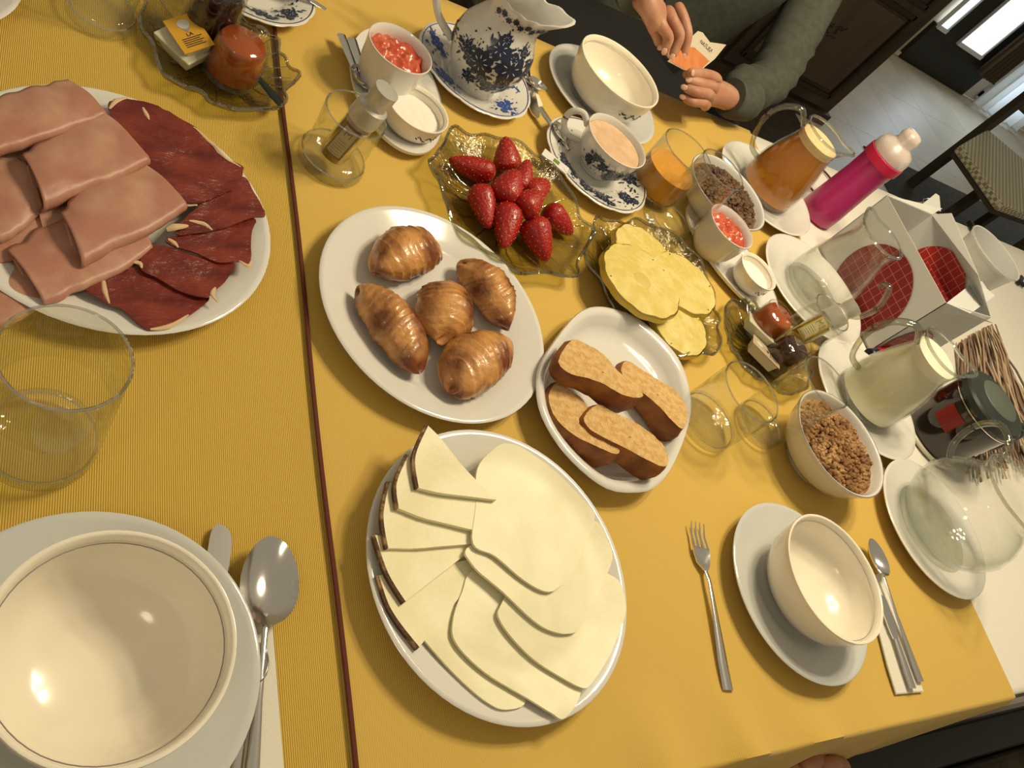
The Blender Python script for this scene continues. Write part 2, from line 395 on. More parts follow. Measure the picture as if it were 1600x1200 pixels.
def cloth(name, label, x0, x1, y0, y1, drop, m, zoff, nx, ny, wrk=1., cat='tablecloth', tilt=0.):
    """cloth over the table: flat part with soft wrinkles, near edge rolling down into folds"""
    vs, fs = [], []
    ys = [y1 - (y1 - y0) * j / ny for j in range(ny)] + [y0 + .1 * (1 - j / 12) * ((y1 - y0) / ny) * 0 + (y1 - y0) / ny * (1 - j / 6) for j in range(1, 7)]
    rows = [('f', y1, -d) for d in (.22, .15, .08, .03, .008)] + [('t', y, 0) for y in ys] + [('n', y0, -d) for d in (.004, .012, .03, .06, .1, .15, .2, .25)[: drop]]
    for kind, y, d in rows:
        for i in range(nx + 1):
            x = x0 + (x1 - x0) * i / nx
            s = x * 1.0; cut = .055 + .04 / (1 + exp((x - .71) * 60))
            fold = max(0, 1 - max(y, 0) / cut) ** 1.3 * wrk
            f = (.5 + .5 * sin(s * 38 + 2.0 * sin(s * 9))) ** 1.5
            amp = .019 * fold * (1 / (1 + exp((x - .95) * 40))) * (1 / (1 + exp((.42 - x) * 18)))
            z = zoff + amp * f + wrk * .0008 * (noise.noise(Vector((x * 5, y * 3, 0))) + .6)
            yy = y
            if kind == 'n':
                yy = y0 - .006 * min(1, -d / .01) - .018 * f * min(1, -d / .15) * (1 / (1 + exp((x - 1.05) * 18))) - .02 * min(1, -d / .25); z = z * max(0, 1 + d / .01) + d
                if d < -.004: z = d
            if kind == 'f': yy = y1 + .006 + .008 * sin(x * 30) * min(1, -d / .1); z = d
            vs.append((x + tilt * (y - .5), yy, z))
    n = nx + 1
    for j in range(len(rows) - 1):
        for i in range(nx): a = j * n + i; fs.append((a, a + n, a + n + 1, a + 1))
    o = link(name, mesh(name, vs, fs, m, True, 80), None, (0, 0, T)); return tag(o, label, cat)
WCL = mat('white_linen', (.78, .74, .66), .85, bump=.25, bscale=900, noise_col=(.76, .72, .64), nscale=200)
cloth('white_tablecloth', 'white tablecloth covering the right end of the table', .9, 2.72, .012, 1.094, 5, WCL, .0, 60, 24, .4)
Y1 = cloth_mat('ribbed_mustard', (.47, .285, .026), (.78, .54, .115), .85, .00165, .9)
Y2 = cloth_mat('smooth_mustard', (.60, .395, .078), (.66, .44, .098), .6, .0019, .4)
cloth('ribbed_tablecloth', 'mustard yellow ribbed tablecloth under the ham plate, left of the seam', -.74, .277, .006, 1.100, 8, Y1, .0012, 40, 40, .4)
yc = cloth('smooth_tablecloth', 'smooth mustard yellow tablecloth under croissants, cheese and fork', .2765, 1.265, .006, 1.100, 8, Y2, .0016, 220, 60, 1.)
sm = [(.277 + .0012 * sin(y * 14), y, .0052) for y in [i * 1.09 / 60 + .004 for i in range(61)]]
link('seam', mesh('seam', *tube(sm, .0024, 6, .5), mat('maroon_piping', (.10, .018, .006), .8)), yc)

# ------------------------------------------------------------------ crockery builders
def plate_prof(r, h, well, lip=.003, base=.004):
    return [(0, base + .003), (well * .8, base + .003), (well * .93, base + .0035), (well, base + .006), (well + (r - well) * .3, base + .006 + (h - base - .006) * .42), (r - .006, h - .001), (r - .002, h + .0005), (r, h - .001), (r - .001, h - lip), (r - .008, h - lip - .0015), (well + .004, base + .002), (well * .9, base - .001), (well * .86, 0), (well * .80, 0), (well * .78, base - .0015), (0, base - .001)]
def oval_warp(sx, sy, pw=1.):
    return lambda r, a, z: (r * cos(a) * sx, r * sin(a) * sy, z)
def plate(name, label, x, y, r, h, well, m=CER, z=0., cat='plate', group=None, sx=1, sy=1, rot=0, seg=72, scallop=0):
    t = thing(name, label, cat, x, y, z + .003, rot, group)
    wf = None
    if sx != 1 or sy != 1 or scallop:
        def wf(rr, a, zz):
            k = 1 + (scallop * abs(sin(a * 6)) ** .6 * (rr / r) ** 3 - scallop * .5 if scallop else 0)
            return (rr * k * cos(a) * sx, rr * k * sin(a) * sy, zz)
    link('dish' if cat == 'dish' else 'plate_body', mesh('plate', *lathe(plate_prof(r, h, well), seg, wf), m, True, 60), t)
    ring = [(sqrt(1) * (well * .995) * cos(a) * sx, (well * .995) * sin(a) * sy, .0112) for a in [2 * pi * k / 64 for k in range(65)]]
    return t
def bowl_prof(r, h, foot, th=.004, shape=None):
    sh = shape or [(.50, 0), (.52, .06), (.62, .10), (.80, .24), (.91, .45), (.965, .70), (.99, .90)]
    out = [(r * a, h * b) for a, b in sh]
    lip = [(r * 1.0, h * .965), (r * .995, h * .995), (r * .97, h * 1.0), (r * .955, h * .985)]
    inn = [(r * a - th, h * b + (th if b < .3 else 0)) for a, b in sh[::-1] if b > .2]
    return [(0, h * .02), (r * .46, h * .02), (r * .48, 0)] + out + lip + inn + [(r * .45, h * .09 + th * .6), (0, h * .085 + th * .6)]
def ringline(r, z, th, m, name, parent, seg=56, sx=1, sy=1):
    pts = [(r * cos(2 * pi * k / seg) * sx, r * sin(2 * pi * k / seg) * sy, z) for k in range(seg + 1)]
    return link(name, mesh(name, *tube(pts, th, 4), m), parent)
def bowl(label, x, y, z, r, h, m=IVO, line=True, name='breakfast_bowl', group=None, shape=None, rot=0):
    t = thing(name, label, 'bowl', x, y, z, rot, group)
    link('bowl_body', mesh('bowl', *lathe(bowl_prof(r, h, 0, shape=shape), 72), m, True, 60), t)
    if line:
        ringline(r * .965 - .0034, h * .88, .0004, LINE, 'rim_line', t)
    return t
def disc_me(r, z, m, seg=48, amp=0., dome=0., rings=10, f=None, seed=0):
    vs, fs = [(0, 0, z + dome)], []
    for i in range(1, rings + 1):
        for k in range(seg):
            a = 2 * pi * k / seg; rr = r * i / rings
            zz = z + dome * (1 - (i / rings) ** 2) + (amp * noise.noise(Vector((rr * cos(a) * 130 + seed, rr * sin(a) * 130, seed))) if amp else 0)
            vs.append((rr * cos(a), rr * sin(a), zz))
    for k in range(seg): fs.append((0, 1 + k, 1 + (k + 1) % seg))
    for i in range(rings - 1):
        for k in range(seg):
            a, b = 1 + i * seg, 1 + (i + 1) * seg; k2 = (k + 1) % seg; fs.append((a + k, b + k, b + k2, a + k2))
    return mesh('surface', vs, fs, m, True, 80)
def tumbler(label, x, y, r0, r1, h, flare=False, group=None, rot=0):
    t = thing('glass_tumbler', label, 'glass', x, y, .003, rot, group)
    b = .009
    if flare: pr = [(0, 0), (r0 * .97, 0), (r0, .003), (r0 * .99, .009), (r0 * .88, .016), (r0 * .84, .024), (r1 * .96, h * .6), (r1, h - .001), (r1 - .0007, h), (r1 - .0018, h - .001), (r1 * .96 - .0018, h * .6), (r0 * .80, .025), (r0 * .76, .019), (0, .015)]
    else: pr = [(0, 0), (r0 * .9, 0), (r0 * .985, .003), (r0, .010), (r0 + (r1 - r0) * .5, h * .5), (r1, h - .001), (r1 - .0007, h), (r1 - .0018, h - .001), (r0 + (r1 - r0) * .5 - .0018, h * .5), (r0 - .002, .016), (r0 * .86, .0115), (0, .010)]
    k = [i for i, p in enumerate(pr) if p == (r1, h - .001)][0]
    link('wall', mesh('glass_wall', *lathe(pr[3:-3] if not flare else pr[4:-3], 56), GL, True, 70), t)
    bp = pr[:4] + [(pr[-3][0] + .001, pr[-3][1])] + pr[-2:] if not flare else pr[:5] + pr[-2:]
    link('thick_base', mesh('glass_base', *lathe(bp, 56), GLB, True, 70), t)
    ringline(r1 - .0009, h, .0012, GLR, 'rim', t, 60)
    ringline(r0 * .93, .012, .0012, GLR, 'base_ring', t, 60)
    return t

# floral print laid as thin transfer on a turned surface
def floral(parent, prof, clusters, m=INK, off=.0004, seed=1, warp=None, light=True, name='floral_print', flip=1, dens=5):
    rnd = random.Random(seed)
    P = [Vector((r, z)) for r, z in prof]; acc = [0]
    for i in range(1, len(P)): acc.append(acc[-1] + (P[i] - P[i - 1]).length)
    def pos(theta, s, o):
        s = min(max(s, 0), acc[-1] - 1e-5)
        i = max(j for j in range(len(acc)) if acc[j] <= s); i = min(i, len(P) - 2)
        t = (s - acc[i]) / max(acc[i + 1] - acc[i], 1e-9); q = P[i].lerp(P[i + 1], t); d = (P[i + 1] - P[i]).normalized()
        nrm = Vector((d.y, -d.x)) * flip
        r, z = q.x + nrm.x * o, q.y + nrm.y * o
        return warp(r, theta, z) if warp else (r * cos(theta), r * sin(theta), z)
    dark, lite = ([], []), ([], [])
    def shape(dst, th0, s0, poly, o):
        r0 = max(pos_r(s0), .008); b = len(dst[0])
        cx = sum(p[0] for p in poly) / len(poly); cy = sum(p[1] for p in poly) / len(poly)
        dst[0].append(pos(th0 + cx / r0, s0 + cy, o))
        for a, c in poly: dst[0].append(pos(th0 + a / r0, s0 + c, o))
        for k in range(len(poly)): dst[1].append((b, b + 1 + k, b + 1 + (k + 1) % len(poly)))
    def pos_r(s):
        i = max(j for j in range(len(acc)) if acc[j] <= max(min(s, acc[-1]), 0)); i = min(i, len(P) - 2)
        return P[i].lerp(P[i + 1], (s - acc[i]) / max(acc[i + 1] - acc[i], 1e-9)).x
    def ell(cx, cy, a, b, ang, n=9, point=0.):
        out = []
        for k in range(n):
            t = 2 * pi * k / n; x, y = a * cos(t), b * sin(t) * (1 - point * cos(t) if point else 1) * (1 + .12 * rnd.uniform(-1, 1))
            out.append((cx + x * cos(ang) - y * sin(ang), cy + x * sin(ang) + y * cos(ang)))
        return out
    lay = [0]
    def o_(k=0): lay[0] += 1; return off + (lay[0] % 12) * .00002 + k
    for th, s, R, n in clusters:
        # blossoms
        for q in range(n):
            a = rnd.uniform(0, 2 * pi); d = 0 if q == 0 else R * rnd.uniform(.55, 1.1); fr = R * (.60 if q == 0 else rnd.uniform(.2, .34))
            cx, cy = d * cos(a), d * sin(a) * .8; np_ = rnd.choice((6, 7, 8)); a0 = rnd.uniform(0, 6)
            for k in range(np_):
                b = a0 + 2 * pi * k / np_; shape(dark, th, s, ell(cx + fr * .58 * cos(b), cy + fr * .58 * sin(b), fr * .5, fr * .36, b), o_())
            shape(dark, th, s, ell(cx, cy, fr * .45, fr * .45, 0), o_())
            if light:
                for k in range(np_):
                    b = a0 + 2 * pi * (k + .5) / np_; shape(lite, th, s, ell(cx + fr * .45 * cos(b), cy + fr * .45 * sin(b), fr * .16, fr * .035, b, 5), o_(.0003))
        # leaves, sprays, dots
        for q in range(n * dens):
            a = rnd.uniform(0, 2 * pi); d = R * rnd.uniform(.7, 1.5); b = a + rnd.uniform(-.7, .7); l = R * rnd.uniform(.10, .24)
            shape(dark, th, s, ell(d * cos(a), d * sin(a) * .7, l, l * .32, b, 7, .5), o_())
        for q in range(n * dens):
            a = rnd.uniform(0, 2 * pi); d = R * rnd.uniform(.9, 1.7); l = R * rnd.uniform(.03, .07)
            shape(dark, th, s, ell(d * cos(a), d * sin(a) * .7, l, l, b, 5), o_())
    me = mesh(name, dark[0] + lite[0], dark[1] + [tuple(i + len(dark[0]) for i in f) for f in lite[1]], m, False, mats=[m, INKW], midx=[0] * len(dark[1]) + [1] * len(lite[1]))
    fo_ = link(name, me, parent); fo_['kind'] = 'stuff'; return fo_

# ------------------------------------------------------------------ big plates
ham_p = plate('dinner_plate', 'large white plate holding cooked ham and cured ham, upper left', .105, .537, .136, .021, .100)
cro_p = plate('dinner_plate', 'large white plate holding five croissants', .420, .486, .136, .021, .098, sx=.985, sy=1.01)
che_p = plate('dinner_plate', 'large white plate holding cheese slices and wedges', .437, .203, .139, .022, .104)
# cake dish: rounded with blunt corners
def cake_prof():
    return [(0, .005), (.085, .005), (.100, .007), (.108, .014), (.114, .024), (.119, .027), (.126, .0275), (.128, .025), (.126, .022), (.118, .019), (.110, .006), (.095, .001), (.085, 0), (0, .001)]
ck_out = crop(480, 320, 2.608, [(1150, 420), (1070, 470), (960, 620), (930, 720), (950, 860), (1050, 1020), (1200, 1150), (1320, 1175), (1420, 1150), (1500, 1040), (1560, 850), (1540, 700), (1480, 590), (1350, 470), (1240, 425)], .027)
cc = sum(ck_out, Vector()) / len(ck_out)
cko = smooth_path([(p.x - cc.x, p.y - cc.y, 0) for p in ck_out], 10, True)
angs = sorted([(atan2(p.y, p.x) % (2 * pi), hypot(p.x, p.y)) for p in cko])
def ck_r(a):
    a %= 2 * pi
    for i in range(len(angs)):
        a1, r1 = angs[i]; a0, r0 = angs[i - 1]
        if i == 0: a0 -= 2 * pi
        if a <= a1: return r0 + (r1 - r0) * (a - a0) / max(a1 - a0, 1e-6)
    a0, r0 = angs[-1]; a1, r1 = angs[0]; a1 += 2 * pi
    return r0 + (r1 - r0) * (a - a0) / (a1 - a0)
ckt = thing('cake_dish', 'white oval dish with blunt corners holding four slices of sponge cake', 'dish', cc.x, cc.y, .003)
link('dish_body', mesh('cake_dish', *lathe(cake_prof(), 72, lambda r, a, z: (r * cos(a) * ck_r(a) / .128, r * sin(a) * ck_r(a) / .128, z)), CER, True, 60), ckt)

# ------------------------------------------------------------------ croissants
CROI = mat('croissant_crust', (.60, .29, .085), .34, coat=.4, noise_col=(.17, .042, .009), nscale=20, lo=.38, hi=.56, bump=1., bscale=95, nstretch=(1, 1, 1.6))
def croissant(label, p0, p1, bend, wdt, hgt, seed, dark=.5):
    p0, p1 = Vector(p0), Vector(p1); c = (p0 + p1) / 2; t = thing('croissant', label, 'croissant', c.x, c.y, .010, 0, 'croissants on the white plate')
    ax = (p1 - p0); L = ax.length; ax.normalize(); sd = Vector((-ax.y, ax.x, 0))
    n, sg = 64, 26; vs, fs = [], []
    for i in range(n + 1):
        u = i / n; e = 1 - abs(2 * u - 1) ** 2.3; prof = max(e, 0) ** .55
        steps = (6, 5, 7, 5, 8)[seed % 5]; ph = (abs(u - .5) * 2) ** .9 * steps; st = ph - math.floor(ph); ridge = .085 * (.4 + .9 * abs(sin(math.floor(ph) * 2.3 + seed))) * (1 - st) ** 1.4
        cen = ax * (u - .5) * L + sd * bend * (4 * u * (1 - u) - .6)
        for k in range(sg):
            a = 2 * pi * k / sg; rr = prof * (1 + ridge * (.6 + .4 * noise.noise(Vector((a * 1.2, seed, ph * .3))))) * (.93 + .07 * noise.noise(Vector((u * 7 + seed, cos(a) * 2, sin(a) * 2)))) + .02 * noise.noise(Vector((u * 25, a * 3, seed)))*prof
            zz = sin(a); zf = zz if zz > 0 else zz * .62
            vs.append(cen + sd * cos(a) * wdt / 2 * rr + Vector((0, 0, hgt * .40 + zf * hgt * .60 * rr)) + ax * (.004 * sin(a * 2 + seed)))
    for i in range(n):
        for k in range(sg): k2 = (k + 1) % sg; fs.append((i * sg + k, i * sg + k2, (i + 1) * sg + k2, (i + 1) * sg + k))
    fs.append(tuple(range(sg))[::-1]); fs.append(tuple(n * sg + k for k in range(sg)))
    zmin = min(v[2] for v in vs); vs = [Vector((v[0], v[1], v[2] - zmin)) for v in vs]
    fs = [f[::-1] for f in fs]
    link('pastry', mesh('croissant', vs, fs, CROI, True, 50), t)
    return t
def cr(u, v, z=.025): return at(480 + u / 2.608, 320 + v / 2.608, z)
croissant('short plump croissant at the top of the croissant plate', cr(262, 262), cr(520, 160), .006, .062, .044, 1)
croissant('long slim croissant at the left of the croissant plate', cr(225, 340), cr(465, 670), .008, .056, .042, 2)
croissant('dark glossy croissant in the middle of the croissant plate', cr(560, 330), cr(535, 560), .004, .068, .046, 3)
croissant('long croissant at the right of the croissant plate', cr(645, 235), cr(825, 500), .010, .058, .044, 4)
croissant('ridged brown croissant at the bottom of the croissant plate', cr(560, 745), cr(800, 570), .008, .066, .046, 5)

# ------------------------------------------------------------------ cake slices
CRUMB = mat('sponge_crumb', (.74, .49, .21), .85, noise_col=(.62, .37, .13), nscale=150, bump=1., bscale=380)
CRUST = mat('sponge_crust', (.34, .125, .030), .6, noise_col=(.20, .060, .014), nscale=45, bump=.8, bscale=150)
def cake(label, face, z0, th, crust_drop):
    P = crop(480, 320, 2.608, face, z0); c = sum(P, Vector()) / len(P)
    t = thing('cake_slice', label, 'cake slice', c.x, c.y, z0 - th, 0, 'sponge slices in the white dish')
    O = smooth_path([(p.x - c.x, p.y - c.y, 0) for p in P], 3, True); m = len(O)
    vs, fs, mi = [], [], []
    R = 5
    tilt = lambda p: .004 * (p.x - p.y) / .03
    for i in range(R + 1):
        for p in O:
            q = p * (i / R if i else .02); vs.append(Vector((q.x, q.y, th + .0012 * noise.noise(q * 160) + tilt(q))))
    for i in range(R):
        for k in range(m): k2 = (k + 1) % m; fs.append((i * m + k, (i + 1) * m + k, (i + 1) * m + k2, i * m + k2)); mi.append(0)
    for j in range(1, 6):
        f = j / 5
        for p in O:
            nn = p.normalized(); q = p + nn * (.0035 * sin(f * pi) + .002 * noise.noise(p * 120 + Vector((0, 0, j * .7)))) ; vs.append(Vector((q.x, q.y, th * (1 - f) + tilt(q) * (1 - f))))
        a = (R + j - 1) * m; b = (R + j) * m
        for k in range(m): k2 = (k + 1) % m; fs.append((a + k, b + k, b + k2, a + k2)); mi.append(1)
    fs.append(tuple((R + 5) * m + k for k in range(m))[::-1]); mi.append(1)
    ar = sum(O[i].x * O[(i + 1) % m].y - O[(i + 1) % m].x * O[i].y for i in range(m))
    if ar < 0: fs = [f[::-1] for f in fs]
    n1 = [i for i, x in enumerate(mi) if x == 0]; n2 = [i for i, x in enumerate(mi) if x == 1]
    link('crumb', mesh('crumb', vs, [fs[i] for i in n1], CRUMB, True, 60), t)
    link('crust', mesh('crust', vs, [fs[i] for i in n2], CRUST, True, 50), t)
cake('slice of sponge cake lowest left in the cake dish', [(1040, 706), (1085, 745), (1130, 790), (1150, 850), (1170, 920), (1210, 970), (1250, 1015), (1235, 1030), (1180, 1000), (1110, 955), (1055, 905), (1015, 840), (1003, 760)], .038, .026, 0)
cake('slice of sponge cake at the bottom of the dish, nearest the fork', [(1205, 798), (1260, 835), (1330, 880), (1400, 945), (1440, 1000), (1449, 1060), (1430, 1080), (1375, 1050), (1310, 1000), (1245, 958), (1175, 905), (1150, 850)], .052, .027, 0)
cake('narrow slice of sponge cake at the right of the dish', [(1325, 618), (1380, 665), (1440, 715), (1500, 770), (1530, 840), (1527, 900), (1508, 925), (1475, 890), (1435, 830), (1385, 770), (1330, 720), (1300, 658)], .040, .028, 0)
cake('top slice of sponge cake with pale crumb, leaning in the dish', [(1100, 532), (1160, 562), (1215, 610), (1250, 665), (1290, 720), (1345, 785), (1328, 802), (1268, 782), (1208, 735), (1148, 702), (1088, 680), (1042, 622)], .062, .027, 0)

# ------------------------------------------------------------------ cheese
CHS = mat('pale_cheese', (.76, .70, .45), .42, sss=.08, noise_col=(.83, .78, .53), nscale=18, bump=.12, bscale=90)
CHW_ = mat('firm_cheese', (.80, .73, .46), .5, noise_col=(.84, .78, .53), nscale=25, bump=.3, bscale=160)
RIND = mat('dark_rind', (.10, .045, .018), .7, noise_col=(.34, .21, .09), nscale=70, nstretch=(1, 1, 1), lo=.5, hi=.62, bump=.9, bscale=400)
pc = (.437, .203)
def drape_plate(z0, k=1.):
    def f(x, y):
        r = hypot(x - pc[0], y - pc[1]); t = min(max((r - .088) / .05, 0), 1); t = t * t * (3 - 2 * t)
        return z0 + k * .010 * t + .0009 * noise.noise(Vector((x * 30, y * 30, z0 * 50)))
    return f
def on_surface(u, v, top):
    p = at(u, v, .03)
    for _ in range(5): p = at(u, v, top(p.x, p.y))
    return p
def slab(name, label, cat, group, pts, z, th, m, top, rings=9, n=5, edge=0.):
    P = [on_surface(540 + u / 2.308, 640 + v / 2.308, top) for u, v in pts]; c = sum(P, Vector()) / len(P)
    vs, fs = sheet([(p.x, p.y) for p in P], top, th, rings, n, edge)
    o = link(name, mesh(name, [Vector(v) - Vector((c.x, c.y, 0)) for v in vs], fs, m, True, 50), None, (c.x, c.y, T)); tag(o, label, cat, group); return o
SL = [
 ('cheese slice at the very bottom, hidden by all the others', [(250, 480), (330, 330), (480, 230), (600, 260), (640, 420), (640, 600), (560, 760), (420, 800), (300, 700)], .0145),
 ('lowest cheese slice, at the bottom left of the fan', [(200, 720), (290, 838), (400, 960), (510, 1055), (580, 1082), (650, 1052), (600, 940), (560, 760), (480, 600), (300, 640)], .017),
 ('broad cheese slice beside the plate rim at bottom right', [(470, 580), (420, 660), (388, 760), (398, 840), (500, 945), (655, 1040), (740, 1092), (792, 1112), (850, 1010), (800, 860), (660, 660)], .0215),
 ('cheese slice whose edge drapes over the right rim', [(560, 705), (560, 765), (650, 875), (770, 960), (850, 1002), (885, 990), (945, 900), (1000, 770), (1009, 690), (965, 600), (800, 560), (640, 600)], .026),
 ('cheese slice just under the topmost one', [(455, 486), (455, 555), (560, 650), (660, 745), (730, 793), (800, 808), (850, 780), (920, 640), (962, 540), (945, 470), (895, 400), (700, 400)], .0305),
 ('topmost large cheese slice, smooth and rounded', [(575, 122), (645, 142), (760, 225), (880, 350), (893, 410), (835, 560), (770, 640), (720, 655), (640, 612), (540, 528), (460, 482), (470, 340), (475, 215), (525, 150)], .035)]
for i, (lb, pts, z) in enumerate(SL):
    slab('cheese_slice', lb, 'cheese', 'sliced cheese on the plate', pts, z, .0028, CHS, drape_plate(z, .9))
WD = [
 ('rinded cheese wedge at the lower left of the plate', [(118, 597), (265, 858), (545, 520)], [(118, 597), (165, 725), (265, 858)], .0195),
 ('rinded cheese wedge second from the bottom', [(105, 452), (215, 693), (500, 470)], [(105, 452), (152, 590), (215, 693)], .0245),
 ('rinded cheese wedge in the middle of the five', [(157, 262), (152, 500), (500, 480), (520, 400)], [(157, 262), (135, 380), (152, 500)], .0290),
 ('rinded cheese wedge second from the top', [(225, 165), (190, 355), (470, 436), (560, 420), (545, 290), (300, 170)], [(225, 165), (183, 265), (190, 355)], .0345),
 ('topmost rinded cheese wedge, pointing right', [(297, 57), (262, 282), (545, 325)], [(297, 57), (250, 170), (262, 282)], .0400)]
for lb, tri, rd, z in WD:
    dp = drape_plate(z, .9); P = [on_surface(540 + u / 2.308, 640 + v / 2.308, dp) for u, v in tri]; Q = [on_surface(540 + u / 2.308, 640 + v / 2.308, dp) for u, v in rd]
    c = sum(P, Vector()) / len(P); th = .0045; c.z = z
    t = thing('cheese_wedge', lb, 'cheese', c.x, c.y, z - th, 0, 'rinded cheese wedges on the plate')
    rim = smooth_path(Q, 6)
    rest = P[2:] if len(P) == 3 else P[2:]
    if (P[0] - Q[0]).length > 1e-6: rim.reverse()
    out = [p for p in rim]
    first = out[0]; last = out[-1]
    # order: rim from P0 ... to P1 then the remaining corners, densified
    poly = out[:]
    corners = [last] + rest + [first]
    for a, b in zip(corners[:-1], corners[1:]):
        for k in range(1, 9):
            if not (b is first and k == 8): poly.append(a.lerp(b, k / 8))
    vs, fs = sheet([(p.x - c.x, p.y - c.y) for p in poly], lambda x, y: th + dp(x + c.x, y + c.y) - z, th, 5, 1)
    link('paste', mesh('wedge', vs, fs, CHW_, True, 40), t)
    rp = [Vector((p.x - c.x, p.y - c.y, th * .5 + dp(p.x, p.y) - z)) for p in rim]; vs, fs = [], []
    N_ = len(rp)
    for i, p in enumerate(rp):
        d = (rp[min(i + 1, N_ - 1)] - rp[max(i - 1, 0)]).normalized(); nn = Vector((-d.y, d.x, 0))
        cen = Vector((sum(q.x for q in poly) / len(poly) - c.x, sum(q.y for q in poly) / len(poly) - c.y, 0))
        if nn.dot(p - cen) < 0: nn = -nn
        for (a, b) in ((-.0002, -.0027), (.0022, -.0023), (.0026, .0023), (-.0002, .0028)): vs.append(p + nn * a + Vector((0, 0, b)))
    for i in range(N_ - 1):
        for k in range(4): k2 = (k + 1) % 4; fs.append((i * 4 + k, i * 4 + k2, (i + 1) * 4 + k2, (i + 1) * 4 + k))
    fs += [(0, 1, 2, 3), tuple((N_ - 1) * 4 + k for k in range(4))]
    link('rind', mesh('rind', vs, fs, RIND, False), t)

# ------------------------------------------------------------------ ham
HAM = mat('cooked_ham', (.42, .19, .13), .42, sss=.08, noise_col=(.53, .30, .205), nscale=20, lo=.42, hi=.62, bump=.3, bscale=90)
HAME = mat('ham_underside', (.50, .20, .13), .5)
def fold_slice(label, fold, back, z, lay, seed, gap=.010):
    """ham slice folded double: fold = polyline of the rounded fold, back = matching polyline of the loose edge"""
    F = smooth_path([at(u, v, z) for u, v in fold], 8); B = smooth_path([at(u, v, z) for u, v in back], 8)
    def res(P, n):
        out = []
        for i in range(n + 1):
            f = i / n * (len(P) - 1); a = int(f); b = min(a + 1, len(P) - 1); out.append(P[a].lerp(P[b], f - a))
        return out
    n = 28; F, B = res(F, n), res(B, n)
    F = [p + Vector((.0016 * noise.noise(Vector((i * .35, seed, 0))), .0016 * noise.noise(Vector((i * .35, seed, 5))), 0)) for i, p in enumerate(F)]
    B = [p + Vector((.004 * noise.noise(Vector((i * .22, seed, 0))), .004 * noise.noise(Vector((i * .22, seed, 5))), 0)) for i, p in enumerate(B)]; c = (F[n // 2] + B[n // 2]) / 2
    vs, fs = [], []; NV = 12; NC = 7; NB = 9
    for i in range(n + 1):
        u = i / n; f, b = F[i], B[i]; d = (f - b); L = d.length; d.normalize()
        g = gap * (.75 + .4 * (1 - u))
        row = []
        for j in range(NV):
            t = j / NV; p = b.lerp(f - d * g * .5, t)
            zz = z + .0030 * noise.noise(Vector((p.x * 30 + seed, p.y * 30, seed))) - .004 * (1 - t) ** 2 + .0025 * sin(pi * t)
            row.append(Vector((p.x, p.y, zz)))
        for j in range(NC + 1):
            a = pi * j / NC; p = f - d * g * .5 + d * g * .5 * sin(a); row.append(Vector((p.x, p.y, z - g * .5 + g * .5 * cos(a))))
        for j in range(1, NB + 1):
            t = j / NB; p = (f - d * g * .5).lerp(b + d * .01, t); row.append(Vector((p.x, p.y, z - g + (g - .003) * t * .8)))
        vs += row
    m = NV + NC + 1 + NB
    for i in range(n):
        for j in range(m - 1): a = i * m + j; fs.append((a, a + 1, a + m + 1, a + m))
    me = mesh('ham_slice', [v - Vector((c.x, c.y, 0)) for v in vs], fs, HAM, True, 80)
    o = link('ham_slice', me, None, (c.x, c.y, T)); md = o.modifiers.new('thick', 'SOLIDIFY'); md.thickness = .0012; md.offset = 0
    return tag(o, label, 'ham', 'folded cooked ham slices')
hp = (.105, .537)
def flat_ham(label, pts, z):
    P = [at(u, v, z) for u, v in pts]; c = sum(P, Vector()) / len(P)
    vs, fs = sheet([(p.x - c.x, p.y - c.y) for p in P], lambda x, y: z + .0022 * noise.noise(Vector((x * 30 + z * 90, y * 30, 1))), .0016, 8, 5)
    o = link('ham_slice', mesh('flat_ham', vs, fs, HAM, True, 60), None, (c.x, c.y, T)); return tag(o, label, 'ham', 'flat cooked ham slices underneath')
flat_ham('flat cooked ham slice under the folded ones, at the left edge', [(-70, 250), (0, 236), (60, 232), (100, 270), (90, 350), (40, 400), (-60, 400)], .019)
flat_ham('flat cooked ham slice showing between the front and middle folds', [(40, 250), (130, 200), (200, 200), (236, 262), (262, 330), (180, 390), (90, 400), (60, 330)], .0225)
flat_ham('flat cooked ham slice at the lower left under the lowest fold', [(-60, 380), (20, 360), (100, 350), (150, 400), (90, 450), (20, 470), (-60, 480)], .0165)
# px coordinates
fold_slice('folded cooked ham slice lowest at the bottom left of the plate', [(-60, 520), (20, 500), (72, 474), (110, 455)], [(-70, 470), (-20, 440), (30, 400), (70, 380)], .020, 0, 1.3, .008)
fold_slice('folded cooked ham slice under the front one, edge reaching right', [(70, 474), (130, 446), (190, 420), (239, 386)], [(12, 385), (46, 362), (120, 325), (196, 300)], .027, 0, 2.1, .009)
fold_slice('folded cooked ham slice at the left edge, half hidden', [(-40, 372), (0, 372), (40, 350), (66, 322)], [(-50, 290), (-30, 250), (0, 240), (40, 246)], .028, 0, 3.3, .010)
fold_slice('folded cooked ham slice in front, broad and smooth', [(131, 408), (190, 378), (250, 350), (294, 319)], [(100, 325), (118, 300), (165, 274), (226, 252)], .038, 0, 4.7, .013)
fold_slice('folded cooked ham slice in the middle, behind the front one', [(70, 319), (130, 293), (190, 272), (237, 248)], [(36, 238), (55, 222), (105, 196), (160, 170)], .041, 0, 5.9, .014)
fold_slice('folded cooked ham slice at the back, overhanging the rim', [(-60, 252), (0, 233), (90, 205), (169, 177)], [(-50, 168), (0, 146), (60, 128), (106, 119)], .042, 0, 7.1, .012)

